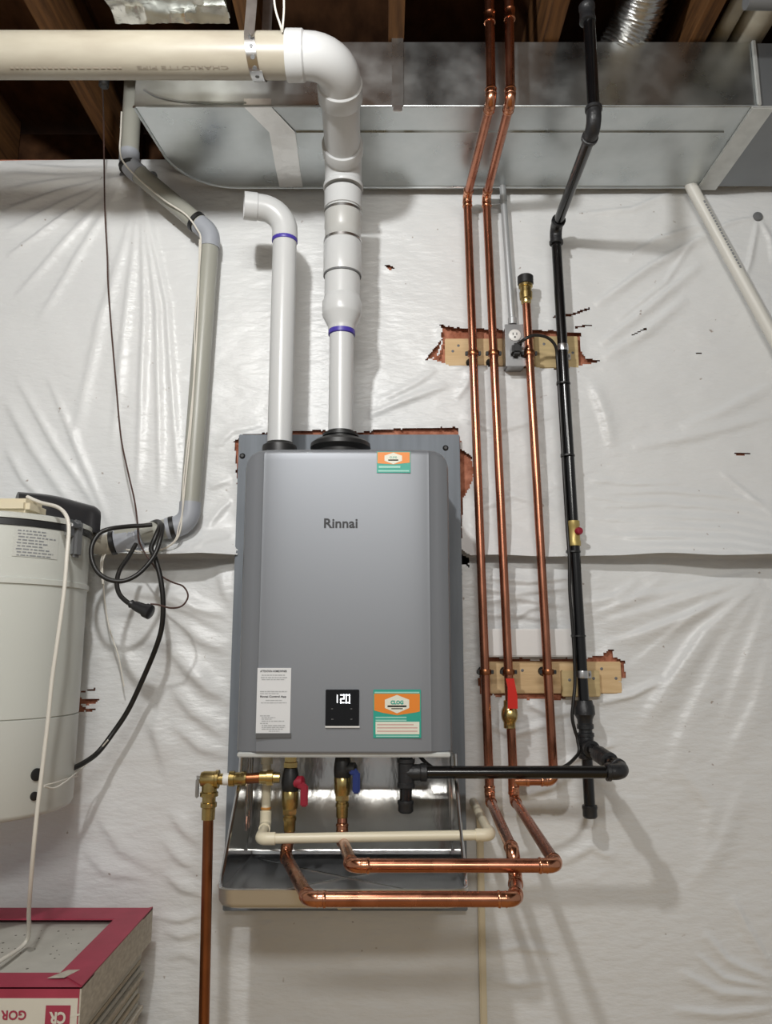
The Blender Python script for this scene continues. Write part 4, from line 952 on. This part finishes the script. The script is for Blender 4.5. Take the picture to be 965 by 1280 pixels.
for y in (480, 570, 690, 795): 
    p = on_line(gl, gb, DZ(y, GY)); add('cable_tie', MB().lathe(p + Vector((-.004, -.001, -.002)), (0, 0, 1), [(0, .0185), (.004, .0185)], 16).box(p + Vector((-.020, -.010, 0)), (.007, .007, .007)), M_BLACK, t2)
t = thing('conduit', 'thin grey metal conduit rising behind the duct from the outlet box', 'conduit', P(641, 404, 1.985))
e0_ = P(640.5, 404, 1.985); e1_ = P(629, 246, 1.985)
add('tube', MB().tube([e0_, e1_, e1_ + Vector((-.004, 0, .12))], .0092, 16), M_EMT, t)
add('connector', MB().lathe(e0_ + Vector((0, 0, -.004)), (0, 0, 1), [(0, .012), (.018, .012), (.02, .010)], 12), M_EMT, t)
q = on_line(e0_, e1_, DZ(252, 1.985)); add('strap', MB().lathe(q, (0, 0, 1), [(0, .0105), (.016, .0105)], 14).box(q + Vector((-.02, .012, .008)), (.03, .004, .014)), M_EMT, t)

# white diagonal pipe on the right
t = thing('drain_pipe', 'off-white thin pipe slanting down the wall at the right edge', 'pipe', P(965, 420, 1.985))
d0 = P(860, 226, 1.985); d1 = P(968, 424, 1.985); dd = (d1 - d0).normalized()
add('pipe', MB().tube([d0, d1 + dd * .5], .0165, 18), M_CPVC if False else mat('offwhite_pvc', (0.70, 0.69, 0.64), 0.38, var=0.04), t)
mb = MB(); s_ = .08; nv = Vector((-.25, -1, .0)).normalized()
while s_ < .30:
    wd = random.uniform(.004, .010); c = d0 + dd * s_ + Vector((.002, -.0167, .003)); sd = dd.cross(Vector((0, -1, 0))).normalized() * .0028
    mb.add([c - sd, c + dd * wd - sd, c + dd * wd + sd, c + sd], [(0, 1, 2, 3)]); s_ += wd + .003
o = add('faded_print', mb, M_PRINT, t, smooth=False); o['kind'] = 'stuff'

# ================================================================== CONDENSATE LINE
cy = 1.69; t = thing('condensate_pipe', 'cream plastic condensate pipe across the front of the stainless tray', 'pipe', P(325, 1048, cy))
cyb = 1.80
run(t, [(PX(333.5, 960, cyb), cyb, HZ0 - .008), (PX(332, 1030, cyb), cyb, DZ(1032, cyb)), (PX(326, 1048, cy), cy, DZ(1048.5, cy)), (PX(613, 1043, cy), cy, DZ(1043.5, cy)), (PX(592, 1003, 1.985), 1.99, DZ(1003, 1.985))], .0102, M_CPVC, M_CPVC, fr=1.25, R=.013, soc=.018, style='plain')
add('union', MB().lathe((PX(333.5, 960, cyb), cyb, HZ0 - .036), (0, 0, 1), [(0, .011), (.001, .0135), (.026, .0135), (.027, .0105)], 12), M_CPVC, t)
for p, ax in (((PX(341, 1048, cy), cy, DZ(1048.3, cy)), (1, 0, 0)), ((PX(332.3, 1014, cyb), cyb, DZ(1010, cyb)), (0, 0, 1))):
    add('cement_ring', ring(p, ax, .0112, .005, 1.04), M_GLUE, t)

# ================================================================== CENTRAL VACUUM TUBE (grey) at the left
VT = 1.955; r_v = .0254
t = thing('vacuum_tube', 'grey plastic vacuum tube from the joists zigzagging down the wall to the white canister', 'pipe', P(175, 672, VT))
v0 = Vector((PX(160, 205, VT), VT, ZC + .2)); v1 = Vector((PX(161, 207, VT), VT, DZ(207, VT))); v2 = Vector((PX(263, 292, VT), VT, DZ(292, VT))); v3 = Vector((PX(236, 655, VT), VT, DZ(655, VT))); v4 = Vector((PX(146, 674, VT - .02), VT - .02, DZ(674, VT - .02)))
run(t, [v0, v1, v2, v3, v4], r_v, M_VAC, M_VACF, fr=1.08, R=.045, soc=.022, style='plain', seg=24)
cd = (v4 - v3).normalized()
u0 = P(178, 671, VT - .012)
add('coupling', MB().lathe(u0, cd, [(0, .027), (.001, .0295), (.012, .0295), (.014, .0285), (.018, .0295), (.022, .0285), (.026, .0295), (.030, .0285), (.034, .0295), (.066, .0300), (.068, .027)], 24), M_VACF, t)
add('clamp_band', MB().lathe(u0 + cd * .068, cd, [(0, .0285), (.001, .0305), (.011, .0305), (.012, .0285)], 24), M_BLACK, t)
v5 = Vector((-.735, 1.885, DZ(677, 1.885)))
add('pipe', MB().tube([u0 + cd * .07, u0 + cd * .10, v5, v5 + Vector((-.06, -.06, 0))], .0262, 24), M_PVCC, t, 'cream stub into the canister')
for p, ax in ((v1 + Vector((0, 0, .004)), (v2 - v1).normalized() * .5 + Vector((0, 0, -.9))), (v2 + (v1 - v2).normalized() * .06, (v2 - v1)), (v3 + (v4 - v3).normalized() * .035 , (v4 - v3))):
    add('black_tie', MB().lathe(Vector(p), Vector(ax), [(0, .026), (.001, .0292), (.012, .0292), (.013, .026)], 20), M_BLACK, t)
# low voltage wire tied to it
t = thing('control_wire', 'thin white wire following the front of the grey vacuum tube', 'wire', P(240, 600, 1.92))
wy = VT - .0275
wpts = [P(152, 140, wy), P(151, 165, wy), P(150, 190, wy), P(156, 205, wy), P(175, 225, wy), P(205, 250, wy), P(232, 268, wy), P(246, 286, wy), P(251, 300, wy), P(249, 340, wy), P(247, 400, wy), P(243, 470, wy), P(238, 540, wy), P(232, 600, wy), P(228, 640, wy), P(226, 660, wy), P(220, 675, wy), P(205, 686, wy), P(180, 690, wy), P(150, 686, wy), P(134, 690, wy), P(128, 705, wy), P(129, 730, wy)]
add('wire', MB().tube(spline(wpts, 6), .0024, 8), M_WWIRE, t)
add('wire', MB().tube(spline([p + Vector((-.003 + .003 * math.sin(i * 2.4), -.002, 0)) for i, p in enumerate(wpts[8:])], 6), .0018, 8), M_WWIRE, t)
add('tail', MB().tube(spline([P(129, 728, wy), P(132, 760, 1.97), P(138, 790, 1.975), P(148, 820, 1.975), P(155, 858, 1.98)], 6), .0018, 8), M_WWIRE, t)

# ================================================================== WHITE CANISTER at the left
TX, TY, TR = -0.905, 1.79, 0.198
tz0, tz1 = EYE - .350, EYE + .288
t = thing('vacuum_canister', 'tall off-white central vacuum canister with a dark lid rim at the left edge', 'canister', (TX, TY, tz0))
ax = (0, 0, 1)
s1, s2 = EYE + .148, EYE - .148
add('lower_bowl', MB().lathe((TX, TY, 0), ax, [(tz0, .02), (tz0, TR - .012), (tz0 + .004, TR - .004), (tz0 + .012, TR), (s2 - .002, TR), (s2, TR - .003)], 64), M_TANKD, t)
add('body', MB().lathe((TX, TY, 0), ax, [(s2, TR - .003), (s2 + .002, TR), (s1 - .014, TR), (s1 - .013, TR + .004), (s1 - .002, TR + .004), (s1, TR)], 64), M_TANK, t)
add('upper_body', MB().lathe((TX, TY, 0), ax, [(s1, TR), (tz1 - .030, TR), (tz1 - .028, TR - .002)], 64), M_TANK, t)
add('rim_gasket', MB().lathe((TX, TY, 0), ax, [(tz1 - .030, TR - .004), (tz1 - .029, TR + .003), (tz1 - .016, TR + .003), (tz1 - .015, TR - .004)], 64), M_BLACK, t)
add('lid', MB().lathe((TX, TY, 0), ax, [(tz1 - .015, TR - .006), (tz1 - .014, TR + .004), (tz1 - .004, TR + .004), (tz1, TR - .004), (tz1 + .004, .02)], 64), M_TANK, t)
# notice printed on the upper body (wrapped round the drum)
lab = MB(); ink = MB(); zl0, zl1 = EYE + .196, EYE + .252
def drum(a, z, dr=.0012): return (TX + (TR + dr) * math.sin(a), TY - (TR + dr) * math.cos(a), z)
def a_of(x, z):   # angle on the drum seen at image column x
    best = None
    for k in range(1, 170):
        a = math.radians(k * .55); p = Vector(drum(a, z)); d = p - Vector((0, 0, EYE)); dep = d.y * CT + d.z * ST
        px = 482.5 + F * d.x / dep
        if best is None or abs(px - x) < best[0]: best = (abs(px - x), a)
    return best[1]
aL, aR = a_of(16, .5 * (zl0 + zl1)), a_of(73, .5 * (zl0 + zl1))
n = 10; vs = []
for k in range(n + 1):
    a = aL + (aR - aL) * k / n; vs += [drum(a, zl0 - .004), drum(a, zl1 + .004)]
lab.add(vs, [(2 * k, 2 * k + 2, 2 * k + 3, 2 * k + 1) for k in range(n)])
lo = add('notice', lab, M_TANKD, t)
for r_ in range(9):
    z = zl1 - .004 - r_ * .0066; a = aL + .03 + random.uniform(0, .02); e_ = aR - .03 - random.uniform(0, .18)
    while a < e_:
        wd = min(random.uniform(.02, .07), e_ - a); ink.add([drum(a, z - .0014, .0018), drum(a + wd, z - .0014, .0018), drum(a + wd, z + .0014, .0018), drum(a, z + .0014, .0018)], [(0, 1, 2, 3)]); a += wd + .012
o = add('small_print', ink, M_PRINT, lo, smooth=False); o['kind'] = 'stuff'
# latch, cable holes
la = a_of(85, tz1 - .02); p = Vector(drum(la, tz1 - .022, .006))
add('latch', MB().box(p, (.020, .014, .040), rz=la, bev=.003).box(p + Vector((.012, .004, .006)), (.030, .010, .010), rz=la, bev=.002), M_STRAP, t)
add('inlet_flange', MB().box(Vector(drum(math.radians(76), EYE + .245, .008)), (.030, .016, .085), rz=math.radians(76), bev=.006), M_GTAPE, t)
for y, x in ((984, 44), (1012, 43)):
    a = a_of(x, EYE - .30); z = EYE - (.262 if y < 1000 else .305); p = Vector(drum(a, z, -.002)); d = Vector((math.sin(a), -math.cos(a), 0))
    add('port', MB().lathe(p, d, [(0, .013 if y < 1000 else .009), (.005, .013 if y < 1000 else .009), (.006, .009 if y < 1000 else .006), (.0065, 0)], 16), M_BLACK, t)
add('cream_cap', MB().box((-.83, 1.70, tz1 + .018), (.10, .10, .034), bev=.01), M_CREAM, t)
# mounting bracket to the wall
add('wall_bracket', MB().box((TX, 2.0, EYE - .02), (.12, .05, .40), bev=.004), M_TANKD, t)
# black hood behind it
bh = MB(); h0, h1 = P(30, 640, 1.80), P(129, 640, 1.88)
pts = spline([Vector((h0.x, 1.76, EYE + .322)), Vector((h0.x + .06, 1.80, EYE + .322)), Vector((h1.x - .05, 1.86, EYE + .315)), Vector((h1.x - .012, 1.885, EYE + .308))], 6)
bh = MB(); nn = len(pts); prof = [(-.036, -.034), (-.036, .012), (-.026, .028), (-.008, .034), (.012, .034), (.028, .026), (.036, .010), (.036, -.034)]; vs = []
for i, p in enumerate(pts):
    s = 1.0 if i < nn - 2 else (.93 if i == nn - 2 else .78)
    d = (pts[min(nn - 1, i + 1)] - pts[max(0, i - 1)]).normalized(); sd = d.cross(Vector((0, 0, 1))).normalized()
    for u, v in prof: vs.append(p + sd * (u * s) + Vector((0, 0, v * (s if v > 0 else 1))))
m_ = len(prof); fs = [(i * m_ + k, i * m_ + (k + 1) % m_, (i + 1) * m_ + (k + 1) % m_, (i + 1) * m_ + k) for i in range(nn - 1) for k in range(m_)] + [tuple(range(m_))[::-1], tuple((nn - 1) * m_ + k for k in range(m_))]
bh.add(vs, fs); tag(add('black_hood', bh, M_BLKPL, angle=50), 'black rounded plastic hood on top of the white canister', 'hood')

# white cable hanging in front of the canister
t = thing('white_cable', 'white cable hanging from the black hood down past the canister to the pink carton', 'cable', P(40, 1130, 1.60))
pts = [P(34, 621, 1.70), P(50, 628, 1.69), P(72, 634, 1.66), P(83, 645, 1.63), P(86, 662, 1.62), P(84, 690, 1.60), P(80, 740, 1.59), P(72, 800, 1.585), P(65, 850, 1.585), P(60, 900, 1.585), P(53, 960, 1.585), P(47, 1010, 1.585), P(42, 1060, 1.59), P(38, 1110, 1.62), P(36, 1140, 1.66), P(34, 1165, 1.70)]
zt0 = EYE - .602
tp2 = Vector((PX(34, 1166, 1.72), 1.72, zt0 + .006))
pts = pts[:-1] + [tp2, Vector((tp2.x - .005, 1.62, zt0 + .005)), Vector((tp2.x - .025, 1.53, zt0 + .004)), Vector((tp2.x - .035, 1.505, zt0 - .006)), Vector((tp2.x - .04, 1.503, zt0 - .12)), Vector((tp2.x - .06, 1.503, zt0 - .3))]
add('wire', MB().tube(spline(pts, 6), .0042, 10), M_WWIRE, t)
# thin white strand from the port to the cord
t_ = tag(add('tie_wire', MB().tube(spline([P(55, 983, 1.60), P(68, 985, 1.64), P(82, 977, 1.72), P(94, 967, 1.84), P(108, 955, 1.90), P(122, 940, 1.91), P(135, 925, 1.90)], 6), .0018, 8).tube(spline([P(55, 982, 1.60), P(70, 978, 1.66), P(88, 972, 1.80), P(96, 970, 1.86)], 6), .0016, 8), M_WWIRE), 'thin white wire strands from the canister to the black cord', 'wire')

# black cord looped on the grey tube
cyk = 1.898
t = thing('power_cord', 'black cord looped over the grey tube, its plug end hanging free', 'cord', P(165, 760, cyk))
main = [P(88, 962, 1.83), P(104, 954, 1.86), P(122, 941, 1.90), P(140, 918, 1.925), P(160, 888, 1.93), P(178, 850, 1.92), P(194, 812, 1.90), P(202, 785, 1.885), P(204, 755, 1.875), P(201, 725, 1.87), P(194, 698, 1.87), P(189, 686, 1.868), P(194, 672, 1.87), P(199, 660, 1.885), P(200, 654, 1.91), P(196, 652, 1.93), P(190, 654, 1.95)]
add('cable', MB().tube(spline(main, 8), .0062, 12), M_CORD, t)
loop = [P(190, 656, 1.895), P(178, 657, 1.885), P(160, 658, 1.868), P(138, 661, 1.84), P(124, 667, 1.83), P(115, 682, 1.82), P(115, 700, 1.815), P(123, 716, 1.81), P(138, 725, 1.81), P(155, 726, 1.815), P(172, 718, 1.825), P(186, 704, 1.84), P(195, 690, 1.85), P(201, 672, 1.86), P(203, 658, 1.885), P(200, 653, 1.91)]
add('cable', MB().tube(spline(loop, 8), .0055, 12), M_CORD, t)
tail = [P(170, 680, 1.885), P(160, 697, 1.86), P(150, 712, 1.835), P(146, 728, 1.815), P(149, 742, 1.80), P(157, 751, 1.79), P(166, 757, 1.785)]
add('cable', MB().tube(spline(tail, 8), .0055, 12), M_CORD, t)
q0, q1 = P(162, 754, 1.787), P(189, 766, 1.775); d = (q1 - q0).normalized()
add('plug', MB().lathe(q0, d, [(0, .0065), (.004, .010), (.010, .0085), (.014, .0105), (.022, .012), (.040, .0135), (.044, .0165), (.058, .0170), (.060, .014)], 14), M_BLKPL, t)

# thin brown wire hanging from the ceiling
t = thing('thin_wire', 'thin brown wire hanging down the wall from the joists beside the grey tube', 'wire', P(172, 650, 1.90))
pts = [P(127, 100, 1.70), P(129, 130, 1.80), P(130, 190, 1.93), P(131, 260, 1.965), P(134, 320, 1.97), P(135, 355, 1.968), P(139, 410, 1.965), P(145, 480, 1.96), P(151, 545, 1.95), P(160, 590, 1.93), P(168, 625, 1.91), P(172, 655, 1.902), P(173, 672, 1.90), P(178, 686, 1.91), P(190, 704, 1.905), P(202, 720, 1.90), P(216, 728, 1.885), P(229, 733, 1.86), P(235, 745, 1.84), P(228, 757, 1.82), P(214, 760, 1.80), P(198, 756, 1.785), P(188, 755, 1.778)]
add('wire', MB().tube(spline(pts, 6), .0021, 8), M_BRNW, t)
q = P(130, 104, 1.70); zz0 = q.z
add('connector', MB().lathe((q.x, 1.70, zz0 - .012), (0, 0, 1), [(0, .008), (.004, .0125), (.022, .0125), (.026, .009), (ZC - zz0 + .012, .004)], 14), M_BLACK, t)
# loose wires above the elbow
tag(add('ceiling_wire', MB().tube(spline([P(341, -20, 1.40), P(344, 10, 1.40), P(350, 30, 1.40), P(353, 40, 1.41)], 6), .0022, 8).tube(spline([P(354, -20, 1.39), P(355, 10, 1.40), P(353, 38, 1.41)], 6), .0022, 8), M_WWIRE), 'pair of thin pale wires hanging above the white elbow', 'wire')
# ================================================================== TILE CARTONS bottom left
bx1 = -.548; bx0 = -1.02; byF, byB = 1.515, 1.945; bh_ = .072
ztop = EYE - .602
def carton(z1, dx, dy_, label, top=False):
    x0, x1, y0, y1 = bx0 + dx, bx1 + dx, byF + dy_, byB + dy_; z0 = z1 - bh_
    t = thing('tile_carton', label, 'carton', ((x0 + x1) / 2, (y0 + y1) / 2, z0), 'cartons of tiles stacked on the floor')
    if top:
        add('side_wall', MB().box((x1 - .0015, (y0 + y1) / 2, z0 + bh_ / 2), (.003, y1 - y0, bh_)), M_CARD, t, 'speckled printed side')
        add('front_wall', MB().box(((x0 + x1) / 2, y0 + .0015, z0 + bh_ / 2), (x1 - x0 - .006, .003, bh_)), M_PINK, t)
        add('back_wall', MB().box(((x0 + x1) / 2, y1 - .0015, z0 + bh_ / 2), (x1 - x0 - .006, .003, bh_)), M_PINK, t)
        add('left_wall', MB().box((x0 + .0015, (y0 + y1) / 2, z0 + bh_ / 2), (.003, y1 - y0, bh_)), M_PINK, t)
        fb = .075; ff = .062; fr_ = .062
        fl_ = MB()
        fl_.box(((x0 + x1) / 2, y1 - fb / 2, z1 - .001), (x1 - x0, fb, .003)); add('back_flap', fl_, M_PINK, t)
        add('front_flap', MB().box(((x0 + x1) / 2, y0 + ff / 2, z1 - .001), (x1 - x0, ff, .003)), M_PINK, t)
        add('right_flap', MB().prism([(x1, y0, z1 + .0005), (x1, y1, z1 + .0005), (x1 - fr_, y1 - fb * .9, z1 + .0005), (x1 - fr_, y0 + ff * .9, z1 + .0005)], (0, 0, .0025)), M_PINK, t)
        add('left_flap', MB().box((x0 + fr_ / 2, (y0 + y1) / 2, z1 - .001), (fr_, y1 - y0 - fb - ff, .0028)), M_PINK, t)
        add('torn_corner', MB().prism([(x1 - .075, y0 + .030, z1 + .0032), (x1 - .045, y0 + .032, z1 + .0032), (x1 - .030, y0 + .068, z1 + .0032), (x1 - .052, y0 + .066, z1 + .0032)], (0, 0, .0006)), M_CARD, t)
        add('tile', MB().box(((x0 + x1) / 2, (y0 + y1) / 2, z0 + bh_ / 2 - .006), (x1 - x0 - .010, y1 - y0 - .010, bh_ - .016)), M_TILE, t, 'dusty speckled tile in the lid opening')
        mb = MB()
        for k in range(34):
            x = random.uniform(x0 + .2, x1 - .08); y = random.uniform(y0 + .08, y1 - .09); r = random.uniform(.0015, .004)
            mb.lathe((x, y, z1 - .0145), (0, 0, 1), [(0, r), (.001, r * .6)], 6)
        o = add('speck', mb, M_DUST, t); o['kind'] = 'stuff'
        # printed front face
        fp = add('front_label', MB().box(((x0 + PX(97, 1262, y0)) / 2, y0 - .0006, z0 + bh_ / 2 - .008), (PX(97, 1262, y0) - x0, .0012, bh_ - .020)), M_CARDL, t, 'white printed front label')
        ey = y0 - .0016
        fx = lambda x: PX(x, 1262, y0)
        mb = MB(); zc = DZ(1270, y0)
        mb.box((fx(73), ey, zc - .004), (fx(88) - fx(57), .0010, .044), bev=.0004)
        lg = add('logo', mb, M_PINK, fp)
        mb = MB(); put_text(mb, 'CR', (fx(73), ey - .0012, zc - .002), (-1, 0, 0), (0, 0, -1), .030, .020, .04)
        add('logo_lettering', mb, M_CARDL, lg if False else fp, smooth=False)
        mb = MB(); put_text(mb, 'GOR', (fx(18), ey - .0004, zc + .002), (-1, 0, 0), (0, 0, -1), .046, .016, .03)
        add('lettering', mb, M_PINK, fp, smooth=False)
        o = MB()
        x = fx(14)
        while x < fx(52):
            o.add([(x, ey, zc - .018), (x + .006, ey, zc - .018), (x + .006, ey, zc - .014), (x, ey, zc - .014)], [(0, 1, 2, 3)]); x += .008
        q = add('small_print', o, M_PRINT, fp, smooth=False); q['kind'] = 'stuff'
        add('plastic_band', MB().box((x1 - .03, y0 - .0012, z0 + .022), (.062, .001, .003), mat=Matrix.Rotation(-.2, 4, 'Y')), M_CARDL, t)
    else:
        add('tray_base', MB().box(((x0 + x1) / 2, (y0 + y1) / 2, z0 + .005), (x1 - x0, y1 - y0, .009)), M_CARD, t)
        for k in range(4):
            add('tile', MB().box(((x0 + x1) / 2 + random.uniform(-.003, .001), (y0 + y1) / 2 + random.uniform(-.003, .003), z0 + .0175 + k * .0145), (x1 - x0 - .014, y1 - y0 - .012, .0115), bev=.001), M_TEDGE if k % 2 else M_TILE, t)
        add('front_panel', MB().box(((x0 + x1) / 2, y0 + .0015, z0 + bh_ / 2), (x1 - x0, .003, bh_ - .002)), M_PINK, t)
    return t
carton(ztop, 0, 0, 'raspberry pink tile carton with open lid, topmost of the stack at lower left', True)
k = 1; z = ztop - bh_ - .001
names = ['second tile carton from the top of the stack, tile edges showing', 'third tile carton from the top of the stack, tile edges showing', 'fourth tile carton from the top of the stack under the pink carton']
while z > .03:
    zb = z - bh_
    o = carton(z, random.uniform(-.018, -.006), 0.0, names[k - 1] if k <= 3 else '%s tile carton from the top of the stack, low under the pink carton' % ('zeroth', 'first', 'second', 'third', 'fifth', 'sixth', 'seventh', 'eighth', 'ninth', 'tenth', 'eleventh')[k])
    k += 1; z -= bh_ + .001
lastz = z
for o in [o for o in S.objects if o.parent is None and o.name.startswith('tile_carton')]: o.location.z -= 0
tag(add('pallet_board', MB().box(((bx0 + bx1) / 2 - .01, (byF + byB) / 2, (lastz) / 2), (.5, .44, max(.002, lastz - .001))), M_WOOD), 'low wooden board on the floor under the stack of tile cartons', 'board')
